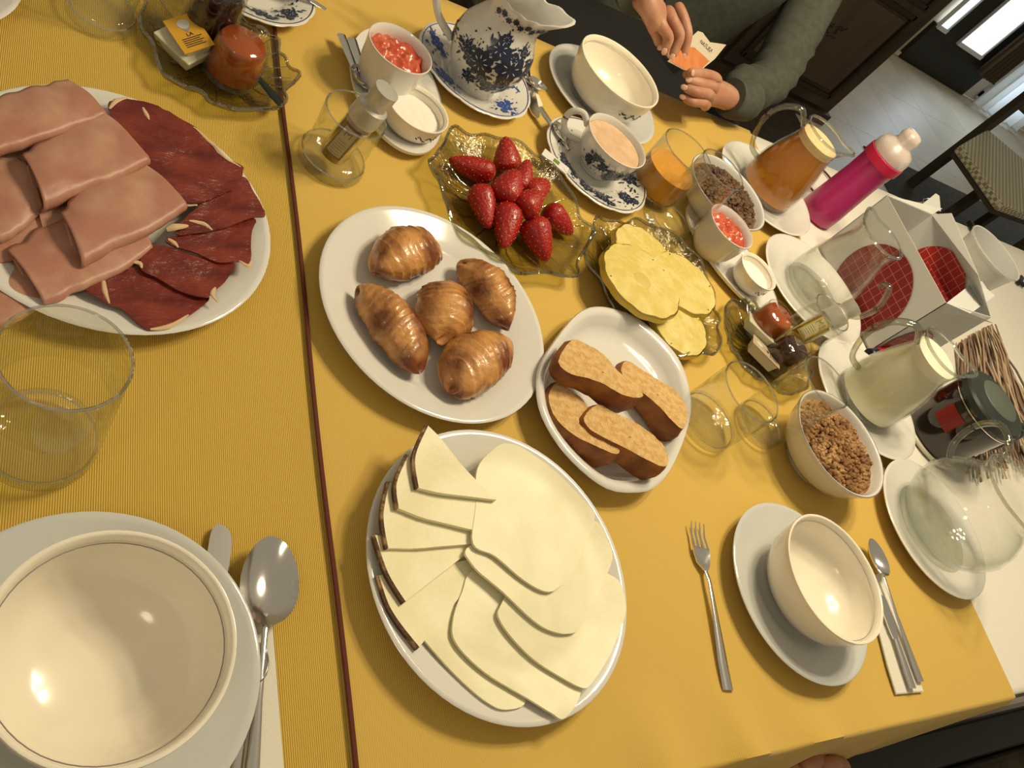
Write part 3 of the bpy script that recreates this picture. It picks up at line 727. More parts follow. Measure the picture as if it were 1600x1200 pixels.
PRO = mat('cured_ham', (.105, .009, .007), .30, noise_col=(.26, .040, .020), nscale=17, nstretch=(1, 2.6, 1), lo=.34, hi=.72, bump=.9, bscale=100, coat=.25, sss=.05)
FAT = mat('ham_fat', (.66, .46, .27), .45)
def jam(label, pts, z, seed, fat):
    P = [at(u, v, z) for u, v in pts]; c = sum(P, Vector()) / len(P)
    t = thing('cured_ham_slice', label, 'ham', c.x, c.y, z - .004, 0, 'cured ham slices')
    def top(x, y):
        r = hypot(x + c.x - hp[0], y + c.y - hp[1]); q = min(max((r - .095) / .045, 0), 1)
        return .005 + .006 * q + .0022 * noise.noise(Vector((x * 34 + seed, y * 34, seed))) + .0008 * noise.noise(Vector((x * 120, y * 120, seed)))
    O = [(p.x - c.x, p.y - c.y) for p in smooth_path(P, 5, True)]
    O = [(x * (1 + .025 * noise.noise(Vector((x * 220, y * 220, seed)))), y * (1 + .025 * noise.noise(Vector((x * 220, y * 220, seed + 5))))) for x, y in O]
    vs, fs = sheet(O, top, .0014, 9, 1)
    link('meat', mesh('cured_ham', vs, fs, PRO, True, 60), t)
    for f in fat:
        Q = [at(u, v, z) - c for u, v in f]; Q = smooth_path(Q, 5); Q = [Vector((p.x, p.y, top(p.x, p.y) + .0003)) for p in Q]
        link('fat_edge', mesh('fat_edge', *tube(Q, [.0008, .0018, .0022, .0014, .0006], 6, .5), FAT), t)
jam('cured ham slice lowest at the bottom of the plate, pointed', [(132, 448), (180, 416), (218, 418), (280, 458), (326, 466), (290, 500), (240, 520), (220, 516), (190, 486), (166, 476)], .020, 1, [[(160, 432), (163, 455), (170, 477)], [(232, 521), (262, 515), (292, 497)]])
jam('cured ham slice above the pointed one, with a curled end', [(238, 384), (300, 400), (348, 412), (366, 416), (356, 436), (338, 454), (318, 468), (282, 456), (250, 436), (218, 418)], .024, 2, [[(206, 410), (218, 412), (221, 420)], [(335, 452), (330, 464), (338, 478)]])
jam('cured ham slice with ragged right end, under the dark one', [(262, 372), (330, 362), (394, 345), (391, 372), (388, 416), (372, 411), (341, 411), (300, 394), (268, 384)], .027, 3, [[(372, 411), (386, 420), (391, 410)], [(262, 374), (272, 380), (278, 388)]])
jam('dark cured ham slice pointing to the right rim', [(346, 288), (378, 282), (394, 305), (412, 340), (392, 344), (330, 361), (276, 366), (292, 338), (316, 318)], .030, 4, [[(290, 322), (300, 320), (308, 322)], [(295, 346), (318, 350), (332, 360)]])
jam('large cured ham slice along the upper right rim', [(168, 170), (184, 157), (223, 164), (262, 181), (312, 212), (344, 249), (378, 267), (367, 293), (344, 304), (300, 318), (262, 300), (228, 258), (196, 218)], .033, 5, [[(222, 172), (228, 182), (232, 190)], [(300, 205), (330, 230), (350, 252), (374, 266)], [(170, 172), (182, 160), (200, 156)]])
# little rolled fat end between the two hams
q = at(280, 354, .036); o = link('ham_fat_curl', mesh('ham_fat_curl', *tube(smooth_path([(-.010, -.004, 0), (-.004, -.001, .002), (.003, .002, .002), (.008, .005, .001)], 4), [.002, .0035, .0025, .001], 7, .6), FAT), None, (q.x, q.y, T + .033))
tag(o, 'small curl of pale fat between cooked and cured ham', 'fat')

# ------------------------------------------------------------------ breakfast bowls, saucers, near cutlery
SP = plate_prof(.110, .021, .062)
def saucer(label, x, y, m=GREYP, r=.110, h=.021, well=.062, **k): return plate('saucer', label, x, y, r, h, well, m, cat='saucer', **k)
saucer('pale grey saucer under the largest empty bowl, bottom left', .096, .139)
bowl('large empty ivory bowl at the bottom left corner', .100, .141, .011, .0725, .068)
saucer('pale grey saucer under the empty bowl at lower right', .853, .1665)
b = bowl('empty ivory bowl on a saucer at lower right', .853, .165, .011, .0765, .062)
saucer('pale grey saucer under the empty bowl before the seated person', .822, .990, r=.107)
b = bowl('empty ivory bowl in front of the seated person', .812, .980, .011, .0760, .066)
BP = [(r, z) for r, z in bowl_prof(.0760, .066, 0)[3:11]]
def sprig(parent, r, z, th0, spread, seed, k=1.):
    rnd = random.Random(seed); parts = []
    for i in range(22):
        th = th0 + (i / 21 - .5) * spread; zz = z + .003 * k * sin(i * .7) + rnd.uniform(-.0015, .0015)
        parts.append(xform(blob((.0004, .0028 * k * rnd.uniform(.6, 1.2), .0011 * k), 4, 6), Matrix.Translation((r * cos(th), r * sin(th), zz)) @ Matrix.Rotation(th, 4, 'Z') @ Matrix.Rotation(rnd.uniform(-1, 1), 4, 'X')))
    return link('printed_sprig', mesh('printed_sprig', *merge(*parts), INK), parent)
sprig(b, .0738, .040, radians(-78), .62, 3)
bowls_R = b

# flat cutlery
def cutlery(kind, name, label, p0, p1, group=None, z=.004, m=STEEL, sc=1.):
    """p0 = handle end, p1 = head end"""
    p0, p1 = Vector((p0[0], p0[1], 0)), Vector((p1[0], p1[1], 0)); d = p1 - p0; L = d.length
    t = thing(name, label, kind, p0.x, p0.y, z, atan2(d.y, d.x), group)
    if kind == 'fork':
        link('handle', mesh('handle', *tube([(0, 0, .001), (.03, 0, .0015), (.09, 0, .005), (L * .62, 0, .006), (L * .70, 0, .003)], [.0075, .0070, .0035, .0026, .003], 10, .35), m), t)
        vs = []; out = [(L * .69, -.003), (L * .74, -.010), (L * .80, -.0125), (L * .84, -.0125), (L * .84, .0125), (L * .80, .0125), (L * .74, .010), (L * .69, .003)]
        link('fork_head', mesh('fork_head', *sheet(out, lambda x, y: .004 + 8 * (y * y) + .3 * (x - L * .76) ** 2 * 10 - (.002 if x > L * .72 else 0), .0014, 5, 1), m), t)
        for k in range(4):
            y = (k - 1.5) * .0068
            link('tine', mesh('tine', *tube([(L * .835, y, .0040), (L * .92, y * .97, .0025), (L, y * .95, .006)], [.0017, .0015, .0007], 6, .6), m), t)
    elif kind == 'spoon':
        bw, bl = .0215 * sc, .033 * sc
        link('handle', mesh('handle', *tube([(0, 0, .001), (.02, 0, .0015), (.08, 0, .004), (L - bl * 2 + .002, 0, .008), (L - bl * 2 + .010, 0, .005)], [.0065, .006, .003, .0022, .004], 10, .4), m), t)
        vs, fs = [], []; n, k_ = 24, 8
        for side in (0, 1):
            for i in range(k_ + 1):
                for j in range(n):
                    a = 2 * pi * j / n; s = i / k_; x = L - bl + bl * s * cos(a); y = bw * s * sin(a) * (1 - .12 * cos(a)); vs.append((x, y, .0115 - .0110 * (1 - s * s) - (.0011 if side else 0)))
        o_ = (k_ + 1) * n
        for side in (0, 1):
            for i in range(k_):
                for j in range(n):
                    j2 = (j + 1) % n; q_ = (side * o_ + i * n + j, side * o_ + (i + 1) * n + j, side * o_ + (i + 1) * n + j2, side * o_ + i * n + j2); fs.append(q_ if not side else q_[::-1])
        for j in range(n): j2 = (j + 1) % n; fs.append((k_ * n + j, o_ + k_ * n + j, o_ + k_ * n + j2, k_ * n + j2))
        link('spoon_bowl', mesh('spoon_bowl', vs, fs, m, True, 60), t)
    else:
        link('handle', mesh('handle', *tube([(0, 0, .002), (.02, 0, .002), (.06, 0, .003), (L * .48, 0, .003), (L * .52, 0, .003)], [.007, .0068, .005, .004, .005], 10, .45), m), t)
        out = [(L * .51, -.005), (L * .7, -.0085), (L * .9, -.0095), (L * .975, -.006), (L, .002), (L * .97, .0065), (L * .9, .008), (L * .7, .0075), (L * .51, .005)]
        link('blade', bpy.data.meshes.get('none') or mesh('blade', *sheet(out, lambda x, y: .0035, .0016, 3, 2), m, True, 40), t)
    return t
NAP = mat('paper_napkin', (.76, .72, .62), .9, bump=.2, bscale=300)
def napkin(label, pts, z=.0065):
    P = [at(u, v, z) for u, v in pts]; c = sum(P, Vector()) / len(P)
    t = thing('napkin', label, 'napkin', c.x, c.y, z - .001)
    for k, s in enumerate((1., .985)):
        v = [((p.x - c.x) * s, (p.y - c.y) * s) for p in P]
        dense = []
        for i in range(len(v)):
            a, b = v[i], v[(i + 1) % len(v)]
            for q in range(6): dense.append((a[0] + (b[0] - a[0]) * q / 6, a[1] + (b[1] - a[1]) * q / 6))
        link('paper_layer', mesh('napkin', *sheet(dense, lambda x, y, kk=k: .0008 + kk * .0009 + .0003 * noise.noise(Vector((x * 60, y * 60, 1))), .0007, 4, 1), NAP, True, 60), t)
napkin('white paper napkin under the large soup spoon, bottom left', [(340, 960), (424, 950), (446, 1230), (340, 1260)])
napkin('folded white napkin under two handles at lower right', [(1352, 905), (1379, 893), (1443, 1081), (1400, 1085), (1386, 1040)])
napkin('narrow white napkin beside the floral jug', [(800, 60), (822, 96), (848, 165), (842, 168), (812, 128), (790, 78)])
cutlery('spoon', 'soup_spoon', 'large round steel soup spoon beside the big bowl, bottom left', at(386, 1290, .008), at(420, 846, .008), z=.008, sc=1.06)
cutlery('spoon', 'teaspoon', 'steel spoon handle emerging under the big saucer, bottom left', at(352, 1300, .005), at(398, 1010, .005), z=.004, sc=.45)
cutlery('knife', 'table_knife', 'steel table knife with rounded tip showing above the big saucer', at(300, 1150, .004), at(345, 822, .004), z=.004)
cutlery('fork', 'dinner_fork', 'steel fork lying alone on the yellow cloth', at(1135, 1080, .003), at(1083, 820, .003), z=.0045)
cutlery('spoon', 'table_spoon', 'steel spoon behind the lower right bowl', at(1437, 1066, .009), at(1350, 846, .009), z=.0095, sc=.8)
cutlery('knife', 'butter_knife', 'steel knife handle on the napkin at lower right', at(1423, 1077, .009), at(1372, 930, .009), z=.0095)
cutlery('knife', 'small_knife', 'steel knife lying on the narrow napkin near the floral jug', at(815, 70, .005), at(836, 186, .005), z=.005)
cutlery('spoon', 'small_spoon', 'small steel spoon beside the floral jug saucer', at(770, 90, .006), at(848, 150, .006), z=.007, sc=.5)

# ------------------------------------------------------------------ tumblers
tumbler('tall empty tumbler below the ham plate at left', .060, .309, .0395, .0395, .124)
tumbler('empty tumbler cut by the top edge, next to the butter dish', .089, .800, .0335, .036, .110, True)
tumbler('short tumbler with a leaning oil bottle, left of the sugar bowl', .326, .683, .0390, .0345, .074, True)
tumbler('empty tumbler beside the cake dish', .803, .392, .0430, .0435, .088)
tumbler('tall empty tumbler between the cake dish and the granola bowl', .910, .398, .0370, .0385, .124)
tumbler('tall empty tumbler near the chocolate granola', .882, .748, .0400, .0385, .126, True)
tumbler('tumbler lined with an oil bottle, beside the empty glass jug', 1.088, .567, .0340, .0340, .082)
jg = tumbler('tumbler half filled with orange juice, behind the coffee cup', .872, .812, .0430, .0450, .092)
JU = mat('orange_juice', (.62, .28, .028), .2, sss=.2)
link('orange_juice', mesh('orange_juice', *lathe([(0, .0125), (.038, .0125), (.0405, .018), (.0420, .055), (0, .055)], 48), JU), jg)

# ------------------------------------------------------------------ pressed glass dishes
def glass_dish(label, pts, zr, seed, nwave=16):
    P = [Vector((p.x, p.y, 0)) for p in pts]; c = sum(P, Vector()) / len(P)
    t = thing('pressed_glass_dish', label, 'dish', c.x, c.y, .004)
    O = smooth_path([p - c for p in P], 8, True); m = len(O)
    rows = [(.10, .003), (.35, .003), (.58, .0035), (.68, .006), (.80, zr * .55), (.90, zr * .80), (.97, zr * .95), (1.0, zr), (1.012, zr - .0015), (.98, zr * .9 - .004), (.88, zr * .72 - .004), (.70, .002), (.60, 0), (.35, 0), (.10, 0)]
    vs, fs = [], []
    for s, z in rows:
        for k, p in enumerate(O):
            wv = sin(k * 2 * pi * nwave / m + seed) * .0022 * max(s - .6, 0) / .4
            q = p * s + p.normalized() * wv * .6; vs.append(Vector((q.x, q.y, z + wv)))
    for i in range(len(rows) - 1):
        for k in range(m): k2 = (k + 1) % m; fs.append((i * m + k, (i + 1) * m + k, (i + 1) * m + k2, i * m + k2))
    fs.append(tuple(range(m))); fs.append(tuple((len(rows) - 1) * m + k for k in range(m))[::-1])
    link('dish_body', mesh('glass_dish', vs, fs, GLY, True, 50), t)
    r = [vs[7 * m + k] for k in range(m)] + [vs[7 * m]]
    link('rim', mesh('dish_rim', *tube(r, .0021, 6), GLP), t)
    # raised leaf veins pressed in the glass
    vn = []
    for k in range(0, m, max(m // 16, 1)):
        p = O[k]; vn.append(tube([p * .30 + Vector((0, 0, .0036)), p * .62 + Vector((0, 0, .0055)), p * .93 + Vector((0, 0, zr * .86 + .001))], [.0007, .0012, .0006], 5))
    link('pressed_veins', mesh('veins', *merge(*vn), GLP), t)
    return t
sd = crop(640, 180, 4, [(265, 85), (420, 130), (600, 145), (800, 250), (960, 400), (1060, 620), (1150, 740), (1060, 880), (1040, 1005), (850, 985), (680, 990), (590, 920), (450, 830), (280, 690), (220, 520), (170, 380), (120, 290), (190, 220)], .025)
glass_dish('leaf-shaped pressed glass dish holding the strawberries', sd, .022, 1.)
pd = crop(900, 320, 5, [(160, 110), (340, 150), (500, 130), (820, 280), (1000, 520), (1080, 800), (1110, 960), (1090, 1165), (900, 1150), (760, 1190), (520, 1000), (300, 830), (200, 620), (60, 400), (120, 240)], .022)
glass_dish('wavy pressed glass dish holding the pineapple', pd, .020, 2.)
j1 = crop(0, 0, 3.2, [(700, 130), (760, 220), (820, 380), (990, 460), (1120, 540), (1390, 545), (1430, 450), (1490, 385), (1410, 290), (1370, 190), (1230, 110), (1000, -120), (760, -40)], .019)
glass_dish('pressed glass dish with jam jars and butter at top left', j1, .017, 3.)
j2 = crop(1040, 420, 5.333, [(500, 310), (640, 265), (760, 310), (1000, 560), (1180, 750), (1190, 960), (1020, 1050), (860, 950), (720, 880), (560, 670), (520, 560)], .019)
glass_dish('pressed glass dish with jam jars and butter at centre right', j2, .016, 4.)

# ------------------------------------------------------------------ strawberries
STR = mat('strawberry_skin', (.37, .011, .004), .33, coat=.22, noise_col=(.34, .005, .006), nscale=24, bump=.9, bscale=230)
SEED = mat('strawberry_seed', (.50, .20, .05), .5)
seed_me = mesh('seed', *blob((.0009, .0006, .0003), 4, 6), SEED)
def strawberry(label, tip, base, w_, z0, z1, seed):
    a, b = at(640 + tip[0] / 4, 180 + tip[1] / 4, z0), at(640 + base[0] / 4, 180 + base[1] / 4, z1)
    ax = (b - a); L = ax.length + .014; w_ *= 1.10; ax.normalize(); c = (a + b) / 2
    t = thing('strawberry', label, 'strawberry', c.x, c.y, c.z - w_ * .45, 0, 'strawberries in the glass dish')
    rot = Vector((0, 0, 1)).rotation_difference(ax).to_matrix().to_4x4()
    off = Matrix.Translation((0, 0, w_ * .45)) @ rot
    rr = lambda u: w_ * .5 * (sin(min(u, 1) * pi / 2) ** .58 if u < .72 else (sin(.72 * pi / 2) ** .58) * sqrt(max(0, 1 - ((u - .72) / .28) ** 2.4)))
    prof = [(max(rr(i / 22), 0) if 0 < i < 22 else 0, (i / 22 - .5) * L) for i in range(23)]
    p = lathe(prof, 26, lambda r, an, z: (r * cos(an) * (1 + .05 * sin(an * 2 + seed)), r * sin(an) * (.93 + .04 * cos(an + seed)), z))
    link('flesh', mesh('strawberry', *xform(p, off), STR, True, 80), t)
    sv = []
    for k in range(90):
        u = .06 + .86 * (k + .5) / 90; an = k * 2.39996; r = rr(u)
        x, y = r * cos(an) * (1 + .05 * sin(an * 2 + seed)), r * sin(an) * (.93 + .04 * cos(an + seed))
        sv.append(xform(blob((.0007, .0007, .0010), 3, 5), Matrix.Translation((x * 1.0, y * 1.0, (u - .5) * L))))
    so = link('seeds', mesh('seeds', *xform(merge(*sv), off), SEED), t); so['kind'] = 'stuff'
BR = [('strawberry lying at the far left of the dish, tip pointing left', (275, 285), (500, 365), .034, .018, .022),
 ('strawberry standing at the top of the heap, pointed end up', (602, 165), (615, 330), .038, .040, .022),
 ('small strawberry wedged behind the centre of the heap', (735, 305), (690, 450), .027, .050, .036),
 ('broad dark strawberry in the middle of the heap', (660, 370), (585, 520), .041, .052, .034),
 ('rounded strawberry at the right, largely covered', (850, 430), (740, 500), .038, .042, .034),
 ('large strawberry right of centre, resting on the others', (800, 500), (710, 590), .040, .052, .038),
 ('strawberry at the left with its tip down', (488, 680), (440, 470), .035, .018, .026),
 ('strawberry at the lower centre, tip pointing down', (590, 805), (620, 590), .038, .018, .030),
 ('longest strawberry, at the bottom of the heap', (848, 885), (770, 670), .038, .016, .030),
 ('strawberry at the lower right, tip pointing right', (998, 725), (870, 600), .033, .016, .026)]
for i, (lb, tp, bs, w_, z0, z1) in enumerate(BR): strawberry(lb, tp, bs, w_, z0, z1, i)

# ------------------------------------------------------------------ pineapple
PIN = mat('pineapple_flesh', (.74, .61, .22), .38, noise_col=(.66, .52, .13), nscale=55, sss=.1, coat=.1, bump=.7, bscale=120)
PINC = mat('pineapple_core', (.64, .48, .13), .4)
PINE = mat('pineapple_edge', (.70, .50, .07), .45, noise_col=(.38, .30, .04), nscale=30, bump=.6, bscale=120, lo=.5, hi=.7)
DOT = mat('pineapple_eye', (.10, .06, .02), .7)
def pine(label, u, v, r, z, th, tx, ty, seed):
    p = at(900 + u / 5, 320 + v / 5, z); t = thing('pineapple_slice', label, 'pineapple', p.x, p.y, z - th, 0, 'pineapple slices'); t.rotation_euler = (tx, ty, seed)
    n = 66
    O = [((r * (1 + .035 * abs(sin(k * pi * 11 / n)) + .012 * noise.noise(Vector((k * .3, seed, 0))))) * cos(2 * pi * k / n), (r * (1 + .035 * abs(sin(k * pi * 11 / n)) + .012 * noise.noise(Vector((k * .3, seed, 0))))) * sin(2 * pi * k / n)) for k in range(n)]
    vs, fs = sheet(O, lambda x, y: th + .0010 * noise.noise(Vector((x * 90, y * 90, seed))) , th, 10, 1, .0015)
    link('flesh', mesh('pineapple', vs, fs, PIN, True, 45), t)
    vs, fs = lathe([(r * 1.05, .001), (r * 1.06, th * .5), (r * 1.045, th - .0015)], n, lambda rr, a, zz: (rr * (1 + .035 * abs(sin(a * 5.5))) * cos(a) * .99, rr * (1 + .035 * abs(sin(a * 5.5))) * sin(a) * .99, zz))
    link('outer_edge', mesh('pineapple_edge', vs, fs, PINE, True, 60), t)
    if seed in (1.1, 2.9): link('core', mesh('core', *lathe([(0, th + .0008), (r * .2, th + .0008), (r * .245, th - .0002)], 24), PINC), t)
    for k in range(3):
        a = random.uniform(0, 6.28); link('eye', mesh('eye', *blob((.0012, .0008, .0006), 4, 6), DOT), t, (r * .95 * cos(a), r * .95 * sin(a), th + .0006))
pine('lowest pineapple slice, at the near right end of the dish', 815, 935, .0450, .030, .011, radians(3), radians(-3), .3)
pine('pineapple slice at the back of the dish', 560, 415, .0560, .033, .010, radians(2), radians(2), 1.1)
pine('pineapple slice at the right, partly beneath the top one', 850, 610, .0530, .036, .010, radians(-2), radians(3), 2.0)
pine('top pineapple slice with a round core in full view', 520, 590, .0590, .047, .010, radians(2), radians(2), 2.9)

# ------------------------------------------------------------------ floral china
def petal_plate(label, x, y, r, clusters, seed, m=INK, mb=None, z=0.):
    t = plate('floral_saucer', label, x, y, r, .020, r * .56, CER, cat='saucer', scallop=.022, seg=96, z=z)
    pr = [(q, w_) for q, w_ in plate_prof(r, .020, r * .56)[:7]]
    floral(t, pr, clusters, m, .0008, seed, lambda q, a, zz: (q * (1 + .022 * abs(sin(a * 6)) ** .6 * (q / r) ** 3 - .011) * cos(a), q * (1 + .022 * abs(sin(a * 6)) ** .6 * (q / r) ** 3 - .011) * sin(a), zz), flip=-1)
    ringline(r * .96, .0205, .0006, m, 'rim_line', t, 72)
    return t
petal_plate('floral saucer under the blue floral jug', .564, .925, .090, [(radians(a), .066, .020, 3) for a in (-55, 15, 80, 150, 215)], 4, INKB)
petal_plate('floral saucer under the coffee cup', .752, .812, .091, [(radians(a), .067, .020, 3) for a in (-100, -52, -5, 70, 140, 195, 235)], 5, INK)
petal_plate('floral saucer cut by the top edge beside the dark jam jar', .250, .935, .076, [(radians(a), .056, .017, 3) for a in (-85, -40, 20, 100, 180, 240)], 6, INK)

# blue floral milk jug
JP = [(0, .002), (.034, .002), (.036, 0), (.0375, .004), (.037, .012), (.046, .026), (.055, .046), (.0575, .062), (.054, .080), (.044, .098), (.0385, .110), (.038, .118), (.040, .128), (.043, .138)]
def jug_warp(r, a, z):
    t = min(max((z - .100) / .038, 0), 1); t = t * t; g = exp(-((((a - radians(-22) + pi) % (2 * pi)) - pi) / .55) ** 2)
    k = 1 + t * (.62 * g) + t * .03 * sin(a * 12)
    return (r * k * cos(a), r * k * sin(a), z + t * (.014 * g) + t * .0015 * sin(a * 12))
jt = thing('floral_jug', 'white milk jug with dark blue flowers and wavy lip', 'jug', .556, .910, .012)
outer = JP; inner = [(r - .003, z) for r, z in JP[::-1][:-4]] + [(0, .008)]
link('jug_body', mesh('jug', *lathe(outer + [(.0425, .1395), (.0405, .1388)] + inner, 84, jug_warp), CER, True, 60), jt)
floral(jt, JP[3:], [(radians(-82), .074, .036, 2), (radians(-110), .092, .026, 3), (radians(-44), .066, .027, 2), (radians(-124), .062, .030, 3), (radians(-92), .032, .021, 2), (radians(-128), .030, .018, 2), (radians(-52), .032, .018, 2), (radians(-66), .098, .012, 2), (radians(-18), .060, .014, 2), (radians(-15), .05, .018, 3), (radians(0), .06, .014, 3), (radians(160), .055, .020, 3), (radians(90), .06, .020, 4), (radians(-150), .066, .014, 3)] , INK, .0006, 9, jug_warp)
floral(jt, JP[3:], [(radians(a), .128 + .004 * (a % 2), .0072, 1) for a in range(-150, 80, 13)], INK, .0009, 10, jug_warp, False, 'floral_border')
link('handle', mesh('jug_handle', *tube(smooth_path([(-.038, .012, .118), (-.060, .020, .140), (-.088, .030, .128), (-.096, .032, .092), (-.080, .026, .060), (-.050, .016, .040)], 8), [.005, .0055, .0055, .005, .0055], 12), CER), jt)

# coffee cup
def floral_cup(label, x, y, z, r, h, fill, clusters, rot, seed, handle=True, m=INK):
    t = thing('floral_cup', label, 'cup', x, y, z, rot)
    sh = [(.46, 0), (.48, .07), (.58, .12), (.78, .32), (.90, .58), (.965, .85), (.99, .95)]
    link('cup_body', mesh('cup', *lathe(bowl_prof(r, h, 0, .0028, sh), 72), CER, True, 60), t)
    link('coffee', disc_me(r * .90, h * .83, fill, 48, .0005, 0, 8), t)
    floral(t, [(r * a, h * b) for a, b in sh[1:]] + [(r, h * .96)], clusters, m, .0007, seed)
    if handle:
        link('handle', mesh('cup_handle', *tube(smooth_path([(r * .93, 0, h * .80), (r * 1.22, 0, h * 1.0), (r * 1.50, 0, h * .86), (r * 1.50, 0, h * .52), (r * 1.20, 0, h * .30), (r * .80, 0, h * .34)], 7), [.0035, .0040, .0042, .0036, .0036], 10, 1.2), CER), t)
    return t
COF = mat('milky_coffee', (.62, .40, .23), .35, noise_col=(.68, .47, .30), nscale=60)
floral_cup('floral cup of milky coffee on its saucer', .753, .815, .011, .0515, .058, COF, [(radians(-66 - 150), .030, .021, 6), (radians(-95 - 150), .030, .017, 5), (radians(-30 - 150), .032, .018, 5), (radians(0 - 150), .034, .015, 4), (radians(-120 - 150), .038, .013, 4), (radians(-140 - 150), .044, .010, 3), (radians(-10 - 150), .04, .012, 3), (radians(60), .03, .012, 3)], radians(150), 13)
floral_cup('floral cup cut by the top edge of the photo', .236, .955, .011, .044, .056, COF, [(radians(a), .03, .010, 3) for a in (-90, -30, 30, 200)], radians(20), 14)
cutlery('spoon', 'coffee_spoon', 'small steel spoon leaning on the coffee cup saucer', at(856, 152, .04), at(884, 232, .016), z=.018, sc=.62).rotation_euler.y = radians(2)
cutlery('spoon', 'dark_coffee_spoon', 'shaded teaspoon on the saucer at the top edge', at(412, -40, .024), at(478, 4, .02), z=.022, sc=.75)
# sugar sachet on coffee saucer
q = at(866, 255, .02); t = thing('sugar_sachet', 'white sugar sachet with green mark on the coffee saucer', 'sachet', q.x, q.y, .0215, radians(-35))
link('paper', mesh('sachet', *sheet([(-.022, -.009), (0, -.009), (.022, -.009), (.022, 0), (.022, .009), (0, .009), (-.022, .009), (-.022, 0)], lambda x, y: .0025 - 3 * y * y, .002, 4, 1), mat('sachet_paper', (.70, .70, .66), .6)), t)
link('green_mark', mesh('green_mark', *box(-.004, .006, -.004, .004, .0026, .0029), mat('green_print', (.16, .22, .05), .6), False), t)

# ------------------------------------------------------------------ tomato and sugar bowls on oval dishes
TOM = mat('tomato_pulp', (.50, .055, .020), .18, noise_col=(.66, .18, .085), nscale=40, coat=.4, bump=.6, bscale=120, lo=.42, hi=.7)
def oval_plate(label, x, y, a, b, rot):
    t = thing('oval_dish', label, 'dish', x, y, .003, rot)
    link('dish_body', mesh('oval_dish', *lathe(plate_prof(1., .014 / 1., .78), 72, lambda r, an, z: (r * a * cos(an), r * b * sin(an), z)), GREYP if False else CER, True, 60), t)
    return t
oval_plate('white oval dish under the tomato and sugar bowls, top centre', .428, .832, .112, .064, radians(88))
oval_plate('white oval dish under the tomato and sugar bowls, right of the pineapple', 1.000, .700, .112, .062, radians(118 - 180))
CS = [(.56, 0), (.60, .05), (.74, .12), (.86, .30), (.93, .55), (.965, .80), (.99, .92)]
def tomato(label, x, y, z, r, h, seed):
    t = bowl(label, x, y, z, r, h, CER, False, 'tomato_bowl', shape=CS)
    link('tomato_pulp', disc_me(r * .915, h * .76, TOM, 56, .007, .006, 24, seed=seed), t); return t
def sugar(label, x, y, z, r, h, spr):
    t = bowl(label, x, y, z, r, h, IVO, True, 'sugar_bowl', shape=CS)
    link('sugar', disc_me(r * .88, h * .62, mat('sugar', (.86, .82, .74), .9, bump=.3, bscale=900), 48, .001, .001, 10), t)
    sprig(t, r * .94, h * .55, spr, .8, 8, .7)
    return t
tomato('white bowl of grated tomato at top centre', .405, .832, .011, .0420, .062, 2)
sugar('ivory bowl of white sugar beside the leaning oil bottle', .433, .772, .011, .0415, .034, radians(-70))
tomato('white bowl of grated tomato right of the pineapple', .945, .708, .011, .0420, .060, 6)
sugar('small ivory bowl of sugar right of the pineapple', 1.010, .657, .011, .0360, .034, radians(-80))
cutlery('spoon', 'tomato_spoon', 'steel spoon leaning in the oval dish, outer one at top centre', at(536, 50, .022), at(565, 138, .020), z=.016, sc=.5)
cutlery('knife', 'spreading_knife', 'steel spreader beside the tomato bowl at top centre', at(551, 60, .022), at(575, 140, .020), z=.018)

# ------------------------------------------------------------------ granola
def clumps(n, R, z, dome, size, seed, m):
    rnd = random.Random(seed); parts = []
    for k in range(n):
        a = rnd.uniform(0, 2 * pi); r = R * sqrt(rnd.random()); s = size * rnd.uniform(.6, 1.5); sx = rnd.uniform(0, 50)
        parts.append(move(blob((s, s * rnd.uniform(.7, 1), s * .8), 5, 7, lambda d: 1 + .35 * noise.noise(d * 1.7 + Vector((sx, 0, 0)))), (r * cos(a), r * sin(a), z + dome * (1 - (r / R) ** 2) + rnd.uniform(-.003, .003))))
    return mesh('clumps', *merge(*parts), m, True, 30)
GRA = mat('golden_granola', (.20, .085, .026), .8, noise_col=(.46, .27, .11), nscale=45, bump=.8, bscale=300, lo=.35, hi=.65)
GRD = mat('chocolate_granola', (.085, .040, .020), .6, noise_col=(.17, .09, .045), nscale=60, bump=.8, bscale=250)
FS = [(.42, 0), (.44, .06), (.58, .12), (.78, .34), (.90, .60), (.965, .86), (.99, .95)]
g1 = bowl('white china bowl heaped with golden granola', 1.000, .352, .003, .0815, .060, CER, False, 'granola_bowl', shape=FS)
o = link('granola', clumps(1100, .067, .048, .012, .0034, 3, GRA), g1); o['kind'] = 'stuff'
link('granola_bed', disc_me(.073, .046, GRA, 48, .003, .008, 12), g1)
ringline(.0808, .0597, .0008, LINE, 'rim_line', g1)
g2 = bowl('white china bowl of dark chocolate granola by the juice carafe', 1.000, .806, .003, .0790, .055, CER, False, 'granola_bowl', shape=FS)
o = link('granola', clumps(900, .063, .045, .011, .0034, 5, GRD), g2); o['kind'] = 'stuff'
link('granola_bed', disc_me(.070, .042, GRD, 48, .003, .008, 12), g2)
ringline(.0783, .0547, .0007, LINE, 'rim_line', g2)

